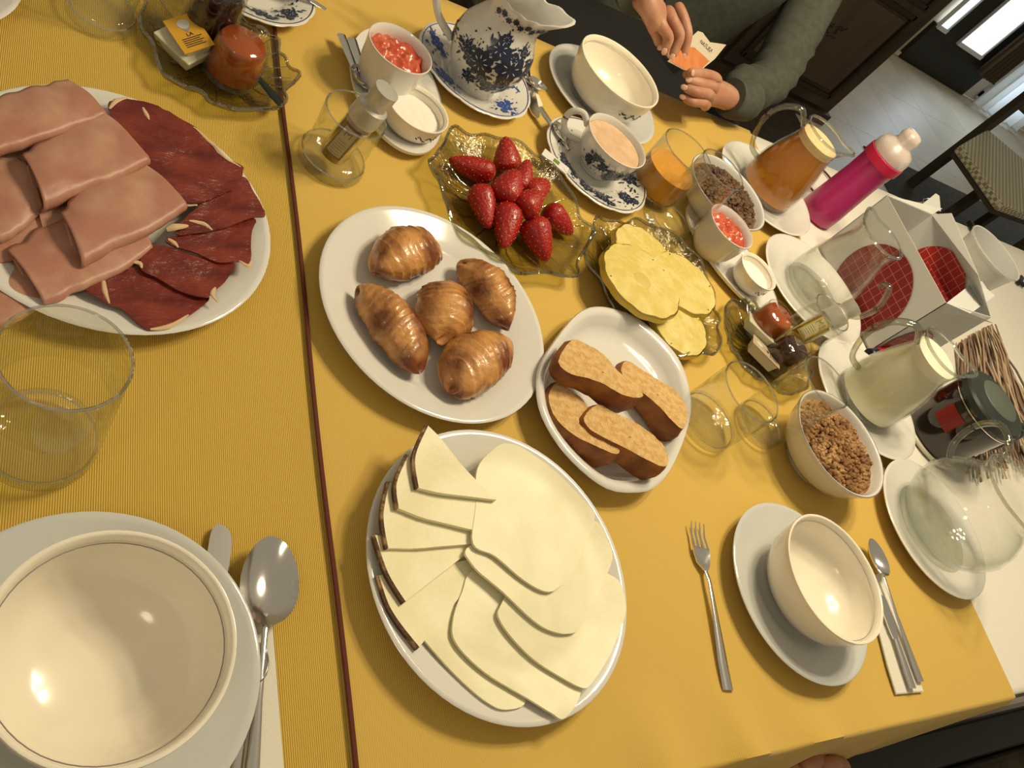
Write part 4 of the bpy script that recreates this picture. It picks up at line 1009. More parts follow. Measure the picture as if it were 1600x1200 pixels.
# ------------------------------------------------------------------ carafes and jugs
saucer('white saucer under the carafe of orange juice', 1.190, .906, CER)
saucer('white saucer under the empty glass jug', 1.193, .681, CER, r=.113)
saucer('white saucer under the glass jug of milk', 1.200, .466, CER)
saucer('white saucer under the round glass water jug', 1.221, .249, CER)
CARAFE = [(0, 0), (.046, 0), (.052, .003), (.0565, .012), (.0575, .030), (.0545, .060), (.0485, .088), (.0425, .108), (.0390, .122), (.039, .132), (.0415, .142), (.0430, .148)]
def carafe(name, label, x, y, rot, prof, liquid=None, lh=.105, spout=.35, handle=None, th=.002, foot=False):
    H = prof[-1][1]
    def wp(r, a, z):
        t = min(max((z - H * .84) / (H * .16), 0), 1) ** 2; g = exp(-((((a + pi) % (2 * pi)) - pi) / .34) ** 2); k = 1 + spout * g * t
        return (r * k * cos(a), r * k * sin(a), z + .006 * g * t)
    t = thing(name, label, 'jug', x, y, .012, rot)
    r1, z1 = prof[-1]
    inn = [(max(r - th, 0), z) for r, z in prof[::-1] if z > .02] + [(prof[3][0] - th - .002, .012), (prof[1][0] - .004, .008), (0, .007)]
    link('glass_body', mesh('carafe', *lathe(prof + [(r1 - .0005, z1 + .0012), (r1 - th, z1 + .0008)] + inn, 72, wp), GL, True, 70), t)
    link('thick_base', mesh('carafe_base', *lathe([(0, 0.0005), (prof[1][0], .0005), (prof[2][0], .003), (prof[3][0] - .001, .0065), (prof[1][0] - .003, .0072), (0, .0068)], 56), GLB, True, 60), t)
    pts = [wp(r1 - th * .5, 2 * pi * k / 72, z1 + .001) for k in range(73)]
    link('rim', mesh('carafe_rim', *tube(pts, .0026, 8), GLR), t)
    link('handle', mesh('carafe_handle', *tube(smooth_path(handle, 9), [.0055, .0065, .0062, .0055, .0060], 14, .8), glass_mat('handle_glass', tint=(.80, .80, .70), edge=(.35, .34, .26), base=.16)), t)
    if liquid:
        lp = [(0, .009)] + [(r - th - .0006, z) for r, z in prof if .0085 < z < lh]
        i = [k for k in range(len(prof)) if prof[k][1] >= lh][0]; a, b = prof[i - 1], prof[i]; f = (lh - a[1]) / (b[1] - a[1])
        lp += [(a[0] + (b[0] - a[0]) * f - th - .0006, lh), (0, lh)]
        link(liquid[0], mesh(liquid[0], *lathe(lp, 56), liquid[1], True, 40), t)
    return t
OJ = mat('peach_juice', (.50, .18, .012), .18, sss=.15, noise_col=(.55, .21, .018), nscale=14)
FOAM = mat('juice_foam', (.80, .60, .32), .5)
MILK = mat('milk', (.76, .72, .50), .22, noise_col=(.80, .76, .56), nscale=5)
MILKT = mat('milk_surface', (.86, .82, .66), .3)
c1 = carafe('juice_carafe', 'glass carafe of orange juice with a tall loop handle', 1.190, .906, radians(-38), CARAFE, ('orange_juice', OJ), .122, .40, [(-.040, 0, .132), (-.064, 0, .150), (-.092, 0, .128), (-.096, 0, .090), (-.078, 0, .050), (-.056, 0, .040)])
link('foam', mesh('foam', *lathe([(.0372, .1200), (.0368, .1260), (.0376, .1335), (.0366, .1340), (0, .1280)], 56), FOAM), c1)
c2 = carafe('milk_jug', 'glass carafe full of milk', 1.200, .466, radians(-35), CARAFE, ('milk', MILK), .120, .40, [(-.040, 0, .132), (-.064, 0, .150), (-.094, 0, .128), (-.098, 0, .090), (-.080, 0, .050), (-.056, 0, .040)])
link('milk_ring', mesh('milk_ring', *lathe([(.0374, .1180), (.0368, .1250), (.0376, .1340), (.0366, .1343), (0, .1270)], 56), MILKT), c2)
c3 = carafe('empty_glass_jug', 'empty clear glass jug in front of the cake box', 1.193, .681, radians(25), CARAFE, None, 0, .30, [(-.050, .0, .030), (-.058, 0, .036), (-.086, 0, .050), (-.094, 0, .088), (-.078, 0, .118), (-.066, 0, .114), (-.068, 0, .106)])
c3.rotation_euler[2] = radians(95)
WJ = [(0, 0), (.046, 0), (.054, .004), (.070, .018), (.082, .040), (.086, .062), (.080, .086), (.068, .104), (.057, .116), (.054, .126), (.058, .138)]
c4 = carafe('water_jug', 'round clear glass water jug at the right edge', 1.218, .249, radians(-30), WJ, None, 0, .4, [(-.054, 0, .128), (-.075, 0, .150), (-.110, 0, .146), (-.126, 0, .112), (-.115, 0, .075), (-.084, 0, .058)], th=.003)
c4.rotation_euler[2] = radians(-110)
WAT = mat('water', (.95, .97, .96), .0, trans=1., ior=1.05)

# glass coffee pot with black lid
cp = thing('coffee_pot', 'glass pot of black coffee with a dark lid, right edge', 'pot', 1.385, .422, .003)
link('glass_body', mesh('pot', *lathe([(.0620, .096), (.0625, .108), (.0605, .108), (.0600, .096)], 64), GL, True, 60), cp)
link('coffee', mesh('coffee', *lathe([(0, .004), (.058, .004), (.0620, .012), (.0620, .096), (0, .096)], 64), mat('black_coffee', (.014, .007, .004), .08, coat=.5), True, 40), cp)
link('foot_ring', mesh('foot_ring', *lathe([(.050, 0), (.0635, 0), (.0655, .004), (.0635, .007), (.060, .007)], 64), mat('cream_foot', (.55, .52, .40), .3), True, 60), cp)
LIDM = mat('dark_green_lid', (.022, .030, .024), .35)
ld = link('lid', mesh('lid', *lathe([(0, .126), (.040, .126), (.045, .122), (.060, .120), (.0635, .116), (.0635, .106), (0, .106)], 64), LIDM, True, 40), cp)
link('lid_disc', mesh('lid_disc', *lathe([(0, .1275), (.036, .1275), (.038, .126)], 48), mat('grey_green_disc', (.085, .10, .082), .45)), ld)
link('steel_band', mesh('steel_band', *lathe([(.0628, .099), (.0633, .099), (.0633, .1005), (.0628, .1005)], 64), STEEL, True, 40), cp)
rl = link('red_reflection', mesh('red_reflection', *lathe([(.0632, .050), (.0633, .085)], 64), mat('red_reflection', (.20, .008, .006), .35)), cp)  # red reflection in the pot wall, painted as a coloured patch
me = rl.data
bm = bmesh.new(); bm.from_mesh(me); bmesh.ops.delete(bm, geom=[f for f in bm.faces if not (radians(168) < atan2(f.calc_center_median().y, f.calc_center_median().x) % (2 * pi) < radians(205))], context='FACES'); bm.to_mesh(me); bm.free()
link('handle', mesh('pot_handle', *tube(smooth_path([(.058, -.02, .10), (.095, -.032, .105), (.105, -.036, .07), (.095, -.032, .03), (.060, -.02, .028)], 6), .006, 10), LIDM), cp)

# ------------------------------------------------------------------ oil bottles
OIL = mat('olive_oil', (.42, .30, .02), .08, trans=.75, ior=1.2)
FROST = mat('frosted_plastic', (.52, .50, .42), .45, trans=.45)
LBL = mat('brown_label', (.20, .10, .055), .6)
LBL2 = mat('cream_label', (.46, .40, .24), .6)
def oil_bottle(label, p0, p1, r, words, lm):
    ax = Vector(p1) - Vector(p0); L = ax.length; ax.normalize()
    t = thing('oil_bottle', label, 'bottle', p0[0], p0[1], p0[2])
    R = Vector((0, 0, 1)).rotation_difference(ax).to_matrix().to_4x4(); t.rotation_euler = R.to_euler()
    link('glass_body', mesh('bottle', *lathe([(0, 0), (r * .9, 0), (r, .003), (r, L * .55), (r * .94, L * .60)], 32), GL, True, 50), t)
    link('oil', mesh('oil', *lathe([(0, .003), (r * .9, .003), (r * .93, .006), (r * .93, L * .5), (0, L * .5)], 32), OIL, True, 50), t)
    link('cap', mesh('cap', *lathe([(r * 1.02, L * .56), (r * 1.08, L * .60), (r * 1.05, L * .76), (r * .80, L * .78), (r * .74, L * .83), (r * .84, L * .85), (r * .84, L * .99), (0, L)], 32), FROST, True, 50), t)
    # label facing the camera
    cp_ = Vector((0, 0, CH)) - Vector(p0); lc = R.to_3x3().inverted() @ cp_; a0 = atan2(lc.y, lc.x)
    def patch(z0, z1, da, rr, m, nm, par):
        vs, fs = [], []
        for i in range(13):
            a = a0 - da + 2 * da * i / 12
            for z in (z0, z1): vs.append((rr * cos(a), rr * sin(a), z))
        for i in range(12): fs.append((2 * i, 2 * i + 2, 2 * i + 3, 2 * i + 1))
        return link(nm, mesh(nm, vs, fs, m), par)
    lb = patch(L * .10, L * .52, .62, r * 1.01, lm[0], 'label', t)
    patch(L * .13, L * .49, .50, r * 1.03, lm[1], 'label_text_panel', lb)
    tm = text_me(words, r * .75, lm[0]); M = Matrix.Translation((r * 1.05 * cos(a0), r * 1.05 * sin(a0), L * .42)) @ Matrix.Rotation(a0, 4, 'Z') @ Matrix.Rotation(pi / 2, 4, 'Y') @ Matrix.Rotation(pi / 2, 4, 'Z')
    tm.transform(M); link('lettering', tm, lb)
    for i in range(6):
        z = L * (.15 + .033 * i); pts = [(r * 1.04 * cos(a0 + da), r * 1.04 * sin(a0 + da), z) for da in (-.38, -.2, 0, .2, .36 - .1 * (i % 2))]
        link('print_line', mesh('print_line', *tube(pts, .0003, 4), lm[0]), lb)
oil_bottle('small oil bottle with brown label and frosted cap, leaning in a tumbler', at(517, 243, .020), at(606, 140, .125), .0165, 'M', (LBL, LBL2))
oil_bottle('small oil bottle with yellow label lying back in a tumbler, centre right', at(1238, 530, .020), at(1338, 478, .105), .0170, 'ME', (mat('olive_label', (.36, .28, .03), .6), LBL2))

# ------------------------------------------------------------------ jam jars, butter
JO = mat('apricot_jam', (.33, .075, .010), .10, coat=.8, sss=.1, noise_col=(.26, .050, .008), nscale=12)
JD = mat('dark_berry_jam', (.016, .006, .008), .08, coat=.8)
JD2 = mat('dark_plum_jam', (.028, .007, .004), .08, coat=.8)
def jamjar(label, x, y, r, h, m, shrink=1.):
    t = thing('jam_jar', label, 'jar', x, y, .010)
    link('jam', mesh('jam', *lathe([(0, .005), (r * .86, .005), (r * .95, .009), (r * .93 * shrink, h * .6), (r * .88 * shrink, h * .88), (r * .78 * shrink, h * .97), (0, h * .985)], 48, lambda rr, a, z: (rr * cos(a), rr * sin(a), z + (.0012 * noise.noise(Vector((rr * cos(a) * 80, rr * sin(a) * 80, x * 9))) if z > h * .8 else 0))), m, True, 60), t)
    link('glass_jar', mesh('jar', *lathe([(0, 0), (r * .92, 0), (r, .003), (r, .010), (r * .97, .014), (r * .96 * shrink, h * .9), (r * .93 * shrink, h), (r * .90 * shrink, h)], 48), GL, True, 60), t)
    ringline(r * .94 * shrink, h, .0011, GL, 'rim', t)
    return t
jamjar('jar of orange apricot jam in the top left dish', .217, .765, .0305, .050, JO, .93)
jamjar('tall jar of nearly black jam at the top left', .190, .806, .0300, .076, JD, .93)
jamjar('jar of orange apricot jam at centre right', .994, .563, .0290, .050, JO, .95)
jamjar('jar of dark plum jam at centre right', 1.000, .508, .0270, .050, JD2, .95)
# dark spoon handle sticking out of the dish top left
p0, p1 = at(440, 164, .020), at(395, 112, .026); o = link('black_spreader', mesh('black_spreader', *tube([Vector((0, 0, 0)), (p1 - p0) * .35, (p1 - p0) * .7, (p1 - p0)], [.0052, .0060, .0045, .003], 10, .35), mat('black_plastic', (.010, .016, .012), .3)), None, (p0.x, p0.y, p0.z + T))
tag(o, 'black spreader handle resting on the top left glass dish', 'spreader')
TUB = mat('butter_tub', (.62, .58, .42), .45)
def butter(label, u, v, z, rz, tx, lid, words=None, lc=(.72, .38, .03), sz=1.):
    p = at(u, v, z); t = thing('butter_portion', label, 'butter', p.x, p.y, z, 0); t.rotation_euler = (tx, 0, rz)
    a, b, h = .021 * sz, .015 * sz, .013 * sz
    v_ = [(-a * .85, -b * .8, 0), (a * .85, -b * .8, 0), (a * .85, b * .8, 0), (-a * .85, b * .8, 0), (-a, -b, h), (a, -b, h), (a, b, h), (-a, b, h)]
    link('tub', bevel_me(mesh('tub', v_, [(0, 3, 2, 1), (0, 1, 5, 4), (1, 2, 6, 5), (2, 3, 7, 6), (3, 0, 4, 7), (4, 5, 6, 7)], TUB, False), .0015), t)
    if lid:
        l_ = link('foil_lid', mesh('foil_lid', *box(-a * 1.08, a * 1.08, -b * 1.1, b * 1.1, h, h + .0008), mat('lid_%.2f' % lc[2], lc, .35), False), t)
        link('round_emblem', mesh('round_emblem', *lathe([(0, h + .0012), (.0062, .0012 + h), (.0064, h + .0009)], 24, lambda r, an, zz: (r * cos(an) - a * .55, r * sin(an), zz)), mat('pale_emblem', (.62, .62, .58), .5)), l_)
        tm = text_me(words, .0062, mat('dark_print', (.03, .03, .05), .6)); tm.transform(Matrix.Translation((a * .1, 0, h + .0010)) @ Matrix.Rotation(radians(90), 4, 'Z')); link('lettering', tm, l_)
        for i in range(5):
            x = a * (.28 + .12 * i); link('print_line', mesh('print_line', *box(x, x + .0009, -b * .7, b * (.7 - .2 * (i % 2)), h + .0009, h + .0012), MATS['dark_print'], False), l_)
    return t
# thing() puts z above the table already
butter('butter portion with yellow printed lid at top left', 297, 66, .026, radians(-62), radians(22), True, 'LA', sz=1.0)
butter('plain white butter tub under the yellow lidded one', 283, 82, .012, radians(-44), radians(10), False, sz=1.15)
butter('plain white butter tub beside the apricot jam at centre right', 1178, 522, .016, radians(-42), radians(-14), False, sz=1.2)
butter('butter tub with printed lid below the plum jam at centre right', 1184, 560, .015, radians(-46), radians(-16), True, 'OR', (.52, .40, .26), 1.2)

# ------------------------------------------------------------------ right end of the table
# pink shaker bottle
pb = thing('pink_bottle', 'bright pink drinking bottle with frosted domed cap', 'bottle', 1.362, .908, .003)
PINK = mat('pink_plastic', (.48, .022, .16), .35, coat=.2)
link('bottle_body', mesh('bottle', *lathe([(0, 0), (.034, 0), (.038, .004), (.0385, .03), (.0365, .07), (.035, .11), (.036, .145), (.0375, .150), (.0375, .170), (.034, .172), (0, .172)], 48), PINK, True, 50), pb)
link('collar', mesh('collar', *lathe([(.0372, .150), (.0392, .151), (.0392, .168), (.0372, .169)], 48), mat('rose_collar', (.55, .015, .07), .35), True, 50), pb)
CAPM = mat('frosted_cap', (.74, .64, .58), .3, trans=.35)
cpo = link('cap', mesh('cap', *lathe([(.0375, .169), (.0375, .180), (.033, .192), (.022, .198), (.018, .204), (.020, .214), (.016, .225), (0, .229)], 48), CAPM, True, 60), pb)
# dark red loops lying beside the bottle
o = link('dark_red_cord', mesh('dark_red_cord', *tube(smooth_path([at(1230, 238) , at(1262, 250), at(1281, 266), at(1297, 288), at(1290, 320), at(1272, 306), at(1258, 288), at(1246, 270)], 6), .0022, 8), mat('dark_red_cord', (.085, .008, .012), .5)), None, (0, 0, T + .005))
tag(o, 'dark red cord lying behind the juice carafe', 'cord')

# cake box
CARD = mat('white_card', (.60, .60, .57), .6, noise_col=(.57, .57, .54), nscale=5)
def plaid(name, base, line, sc, off=(0, 0, 0)):
    m = mat(name, base, .55); nt = m.node_tree; N, L = nt.nodes, nt.links
    tc = N.new('ShaderNodeTexCoord'); sp = N.new('ShaderNodeSeparateXYZ'); L.new(tc.outputs['Object'], sp.inputs[0]); res = []
    for ax in ('Y', 'Z', 'X'):
        mm = N.new('ShaderNodeMath'); mm.operation = 'MULTIPLY'; mm.inputs[1].default_value = sc; L.new(sp.outputs[ax], mm.inputs[0])
        fr = N.new('ShaderNodeMath'); fr.operation = 'FRACT'; L.new(mm.outputs[0], fr.inputs[0])
        lt = N.new('ShaderNodeMath'); lt.operation = 'LESS_THAN'; lt.inputs[1].default_value = .05; L.new(fr.outputs[0], lt.inputs[0]); res.append(lt)
    return m, N, L, res
def plaid2(name, base, line, sc, axes):
    m, N, L, res = plaid(name, base, line, sc); pick = {'Y': 0, 'Z': 1, 'X': 2}
    mx = N.new('ShaderNodeMath'); mx.operation = 'MAXIMUM'; L.new(res[pick[axes[0]]].outputs[0], mx.inputs[0]); L.new(res[pick[axes[1]]].outputs[0], mx.inputs[1])
    mc = N.new('ShaderNodeMix'); mc.data_type = 'RGBA'; mc.inputs['A'].default_value = (*base, 1); mc.inputs['B'].default_value = (*line, 1)
    L.new(mx.outputs[0], mc.inputs['Factor']); L.new(mc.outputs['Result'], N['Principled BSDF'].inputs['Base Color']); return m
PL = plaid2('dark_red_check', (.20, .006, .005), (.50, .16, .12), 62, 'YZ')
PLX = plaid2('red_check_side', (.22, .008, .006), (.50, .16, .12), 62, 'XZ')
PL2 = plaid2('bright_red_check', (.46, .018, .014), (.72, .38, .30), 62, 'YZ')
bx, by, bh = 1.316, .583, .150; bd, bw_ = .150, .232
cb = thing('cake_box', 'open white cardboard cake box with red checked roundels', 'box', bx, by, .003)
def wallq(name, q, par, m=CARD, th=.0012):
    q = [Vector(p) for p in q]; n = (q[1] - q[0]).cross(q[2] - q[0]).normalized() * th
    vs = q + [p + n for p in q]; k = len(q)
    fs = [tuple(range(k))[::-1], tuple(range(k, 2 * k))] + [(i, (i + 1) % k, k + (i + 1) % k, k + i) for i in range(k)]
    return link(name, mesh(name, vs, fs, m, False), par)
wf = wallq('front_wall', [(0, 0, 0), (0, bw_, 0), (0, bw_, bh), (0, 0, bh)], cb)
ws = wallq('side_wall', [(0, 0, 0), (0, 0, bh), (bd, 0, bh), (bd, 0, 0)], cb)
wallq('side_wall', [(0, bw_, 0), (bd, bw_, 0), (bd, bw_, bh), (0, bw_, bh)], cb)
wb = wallq('back_wall', [(bd, 0, 0), (bd, 0, bh), (bd, bw_, bh), (bd, bw_, 0)], cb)
wallq('box_floor', [(0, 0, .001), (bd, 0, .001), (bd, bw_, .001), (0, bw_, .001)], cb)
def roundel(par, cy, cz, R, x, m, yc, clip):
    pts = []
    for k in range(64):
        a = 2 * pi * k / 64; y, z = cy + R * cos(a), cz + R * sin(a); z = min(max(z, clip[0]), clip[1]); y = min(max(y, clip[2]), clip[3]); pts.append((y, z))
    c = (sum(p[0] for p in pts) / 64, sum(p[1] for p in pts) / 64)
    if yc: vs = [(x, c[0], c[1])] + [(x, y, z) for y, z in pts]
    else: vs = [(c[0], x, c[1])] + [(y, x, z) for y, z in pts]
    link('checked_roundel', mesh('roundel', vs, [(0, 1 + k, 1 + (k + 1) % 64) for k in range(64)], m, False), par)
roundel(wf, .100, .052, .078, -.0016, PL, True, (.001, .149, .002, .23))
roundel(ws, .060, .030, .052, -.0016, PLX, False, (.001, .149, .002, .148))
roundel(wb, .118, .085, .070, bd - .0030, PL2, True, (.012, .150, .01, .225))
# flaps
c0 = Vector((bx, by, .003))
def fl_(pts, name='flap'): return wallq(name, [p - c0 for p in pts], cb, th=.0008)
top = bh + .003
fl_([Vector((bx + bd, by + bw_, top)), Vector((bx + bd, by, top)), at(1529, 430, top + .030), at(1487, 333, top + .030)])
fl_([Vector((bx, by + bw_, top)), Vector((bx + bd, by + bw_, top)), at(1472, 326, top + .008)])
fl_([Vector((bx, by, top)), at(1515, 491, top - .002), at(1541, 450, top - .01), at(1534, 440, top - .008), at(1522, 440, top - .006)])
fl_([at(1515, 491, top - .001), at(1527, 455, top - .004), at(1540, 449, top - .004), at(1555, 462, top - .004)], 'tab')
fl_([Vector((bx, by, top)), at(1515, 490, top), at(1551, 505, top), Vector((bx + bd, by, top - .012)), Vector((bx + .01, by - .001, top - .02))])
fl_([at(1440, 320, top - .02), at(1462, 302, top - .02), at(1468, 306, top - .02), at(1470, 330, top - .02)], 'tab')
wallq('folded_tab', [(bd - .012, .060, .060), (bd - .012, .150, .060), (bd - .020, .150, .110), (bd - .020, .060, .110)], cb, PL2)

# white tub behind the box with black clips
tp = thing('plastic_tub', 'white translucent plastic tub behind the cake box', 'tub', 1.800, .835, .003)
TUBM = mat('milky_plastic', (.56, .57, .54), .35, trans=.12)
link('tub_body', mesh('plastic_tub', *lathe([(0, 0), (.050, 0), (.053, .004), (.068, .105), (.071, .112), (.073, .114), (.072, .117), (.069, .116), (.066, .105), (.051, .006), (0, .005)], 56), TUBM, True, 50), tp)
BLK = mat('black_plastic_part', (.008, .008, .008), .35)
for k, (u, v) in enumerate(((1588, 441), (1515, 360))):
    p = at(u, v, .0); o = link('black_clip', bevel_me(mesh('black_clip', *merge(box(-.022, .022, -.006, .006, 0, .012), box(-.006, .004, -.020, .010, 0, .009)), BLK, False), .002), None, (p.x, p.y, T + .004), (0, 0, .6 + k))
    tag(o, ('black clip lying in front of the white plastic tub', 'black clip lying behind the white plastic tub')[k], 'clip')
# small wire fork lying behind the box
t = thing('serving_fork', 'small pale fork lying behind the cake box', 'fork', at(1440, 318).x, at(1440, 318).y, .004, radians(200))
link('handle', mesh('handle', *tube([(0, 0, 0), (.12, 0, .004)], .002, 6), STEEL), t)
for k in range(3): link('tine', mesh('tine', *tube([(0, 0, 0), (-.01, (k - 1) * .008, .002), (-.05, (k - 1) * .008, .002)], .0012, 5), STEEL), t)

# red tube with navy cap
p0 = at(1356, 556, .012); lt = thing('lip_balm', 'small red tube with dark blue cap beside the cake box', 'tube', p0.x, p0.y, .014, radians(12))
link('tube_body', mesh('tube', *tube([(.022, 0, 0), (.03, 0, 0), (.085, 0, 0)], .0115, 16), mat('red_tube', (.50, .015, .012), .3)), lt)
link('cap', mesh('cap', *tube([(0, 0, 0), (.002, 0, 0), (.024, 0, 0)], [.010, .0118, .0118], 16), mat('navy_cap', (.008, .010, .025), .3)), lt)

# bundle of dried stalks
bd_ = thing('dried_stalk_bundle', 'bundle of dried brown stalks lying at the right edge', 'dried plants', 1.80, .60, .003)
ST = [mat('stalk_a', (.36, .24, .15), .8), mat('stalk_b', (.24, .15, .09), .8), mat('stalk_c', (.46, .36, .24), .8), mat('stalk_d', (.17, .12, .10), .8)]
rnd = random.Random(4)
smes = []
for k in range(8):
    pts = [(0 + i * .055, .006 * sin(i * 1.1 + k), .004 * sin(i * .8 + k * 2)) for i in range(9)]
    smes.append(mesh('stalk', *tube(pts, [.0016, .0024, .0022, .0016], 5), ST[k % 4], True, 80))
for k in range(150):
    f = rnd.random(); p0 = at(1497 + 46 * f, 538 - 26 * f, .01); p1 = at(1515 + 125 * f, 720 + 30 * rnd.random() - 20 * f, .01); d = p1 - p0
    s = link('stalk', smes[k % 8], bd_, (p0.x - 1.80, p0.y - .60, .004 + .032 * rnd.random() * (1 - abs(f - .5))), (rnd.uniform(0, 6), rnd.uniform(-.02, .04), atan2(d.y, d.x) + rnd.uniform(-.05, .05)))
    sc = d.length / .44; s.scale = (sc, 1, 1)

# plate at the very top left corner
saucer('white plate edge at the top left corner', -.070, .780, CER, r=.090, h=.018)

# ------------------------------------------------------------------ seated person across the table
pe = thing('person', 'person in a dark grey-green sweater holding a small paper sachet', 'person', 1.12, 1.55, -T)
pb_ = Vector((1.12, 1.55, -T))
def loc(p): return Vector(p) - pb_
# body: pelvis, spine, chest, shoulders, neck, arms, thighs, shins
B_ = [(1.20, 1.54, -.15), (1.24, 1.53, -.05), (1.27, 1.50, .08), (1.25, 1.48, .28), (1.24, 1.48, .40), (1.24, 1.46, .50),
      (1.44, 1.50, .34), (1.455, 1.42, .18), (1.325, 1.205, .050), (1.255, 1.165, .048), (1.175, 1.150, .050),
      (1.02, 1.48, .36), (.84, 1.40, .20), (.715, 1.225, .115), (.80, 1.185, .135), (.865, 1.160, .150),
      (1.22, 1.40, -.19), (1.25, 1.10, -.19), (1.25, 1.08, -.60), (1.06, 1.40, -.19), (1.02, 1.10, -.19), (.99, 1.08, -.60)]
Eg = [(0, 1), (1, 2), (2, 3), (3, 4), (4, 5), (3, 6), (6, 7), (7, 8), (8, 9), (9, 10), (3, 11), (11, 12), (12, 13), (13, 14), (14, 15), (0, 16), (16, 17), (17, 18), (0, 19), (19, 20), (20, 21)]
Rr = [.18, .18, .20, .19, .08, .055, .075, .062, .054, .046, .037, .075, .058, .050, .044, .038, .08, .06, .04, .08, .06, .04]
# the skinned body carries head and face
body = skin_me([loc(p) for p in B_], Eg, Rr, SWEAT, 2)
ob = link('sweater_and_trousers', body, pe)
# ribs of the pushed sleeve on the forearm
for v in body.vertices:
    p = v.co + pb_
    if p.x > 1.14 and p.z < .16 and p.y < 1.30 and p.z > -.05:
        a = sin(p.x * 175 + p.y * 40); v.co += v.normal * .0035 * a
TR = mat('black_trousers', (.012, .012, .011), .9)
tv_ = [(1.17, 1.54, -.15), (1.30, 1.40, -.19), (1.31, 1.12, -.19), (1.32, 1.10, -.68), (1.03, 1.40, -.19), (1.00, 1.12, -.19), (.99, 1.10, -.68), (.90, 1.2, -.19), (1.16, 1.25, -.21)]
link('trousers', skin_me([loc(p) for p in tv_[:7]], [(0, 1), (1, 2), (2, 3), (0, 4), (4, 5), (5, 6)], [.17, .11, .09, .05, .11, .09, .05], TR, 2), pe)
link('dark_lap', mesh('lap', *move(blob((.30, .20, .05), 10, 20), loc((1.14, 1.32, -.10))), TR), pe)  # flattened black blob that fills out the lap
for sx in (1.32, .99): link('shoe', mesh('shoe', *move(blob((.045, .12, .04), 8, 14), loc((sx, 1.06, -.71))), TR), pe)
hd = link('head', mesh('head', *blob((.078, .095, .115), 18, 24, lambda d: 1 - .10 * max(0, -d.z) * abs(d.x)), SKIN), pe, loc((1.24, 1.40, .68)))
link('hair', mesh('hair', *blob((.088, .104, .118), 14, 20, lambda d: 1.0 if (d.z > .1 or d.y > 0) else .8), mat('dark_hair', (.03, .02, .012), .6, bump=.6)), pe, loc((1.24, 1.415, .695)))
for sx in (-1, 1): link('eye', mesh('eye', *blob((.010, .006, .007), 8, 10), mat('eye', (.05, .03, .02), .2)), pe, loc((1.24 + sx * .03, 1.311, .69)))
link('nose', mesh('nose', *blob((.011, .014, .022), 8, 10), SKIN), pe, loc((1.24, 1.303, .665)))
link('mouth', mesh('mouth', *blob((.022, .006, .006), 8, 10), mat('lips', (.40, .13, .10), .4)), pe, loc((1.24, 1.312, .62)))
for sx in (-1, 1): link('ear', mesh('ear', *blob((.008, .018, .028), 8, 10), SKIN), pe, loc((1.24 + sx * .08, 1.41, .68)))

def hand(parts_, palm, palm_r, fingers, name='hand'):
    """one continuous palm + fingers, each finger rooted in the palm"""
    V, E_, R_ = [], [], []
    for i, p in enumerate(palm):
        V.append(loc(p)); R_.append(palm_r[i])
        if i: E_.append((i - 1, i))
    me = skin_me(V, E_, R_, SKIN, 2); link(name, me, pe)
    for k, (f, r) in enumerate(fingers):
        fv = [loc(p) for p in f]
        fm = skin_me(fv, [(i, i + 1) for i in range(len(fv) - 1)], r, SKIN, 2)
        fo = link('finger' if k < 4 else 'thumb', fm, pe)
        # nail
        d = (fv[-1] - fv[-2]).normalized()
        up = (Vector((0, 0, CH)) - pb_ - fv[-1]).normalized(); up = (up - d * up.dot(d)).normalized()
        sdv = d.cross(up)
        M = Matrix((sdv, d, up)).transposed().to_4x4(); M.translation = fv[-1] + up * r[-1] * .92 - d * r[-1] * .1
        link('nail', mesh('nail', *xform(blob((r[-1] * .62, r[-1] * .8, r[-1] * .16), 6, 10), M), mat('nail', (.66, .38, .27), .25)), fo)
def A(u, v, z): return at(960 + u / 8, 0 + v / 8, z)
# her right hand (left in the photo), fingers pinching downwards
Z = .115
hand('', [A(330, -120, .150), A(420, 20, .148), A(520, 170, .140), A(560, 260, .130)], [.028, (.030, .022), (.034, .020), (.030, .016)],
 [([A(520, 150, .142), A(590, 330, .136), A(690, 470, .126), A(625, 640, .106)], [.0125, .0105, .0100, .0078]),
  ([A(640, 90, .146), A(730, 270, .144), A(830, 440, .134), A(720, 720, .102)], [.0125, .0110, .0100, .0078]),
  ([A(760, 40, .146), A(860, 220, .142), A(920, 420, .130), A(862, 710, .100)], [.0120, .0105, .0098, .0076]),
  ([A(430, 200, .136), A(470, 330, .124), A(530, 450, .112), A(560, 570, .100)], [.0115, .0095, .0090, .0072]),
  ([A(380, 120, .130), A(500, 330, .110), A(620, 560, .098), A(690, 690, .092)], [.014, .012, .010, .008])])
# her left hand (right in the photo), closed round the sachet foot
hand('', [A(1500, 1260, .052), A(1330, 1180, .056), A(1180, 1130, .060), A(1040, 1120, .060)], [.026, (.026, .024), (.032, .026), (.028, .022)],
 [([A(1250, 1060, .072), A(1290, 980, .082), A(1120, 930, .094), A(930, 905, .098)], [.0125, .0115, .0105, .0085]),
  ([A(1240, 1130, .070), A(1230, 1080, .086), A(1060, 1040, .090), A(900, 985, .086)], [.0120, .0110, .0098, .0080]),
  ([A(1200, 1220, .062), A(1170, 1170, .080), A(1020, 1150, .082), A(870, 1090, .074)], [.0120, .0108, .0098, .0078]),
  ([A(1150, 1330, .052), A(1110, 1280, .066), A(980, 1270, .066), A(850, 1210, .060)], [.0115, .0100, .0092, .0074]),
  ([A(1180, 1080, .050), A(1060, 960, .062), A(960, 920, .080), A(890, 930, .086)], [.013, .0115, .010, .008])])
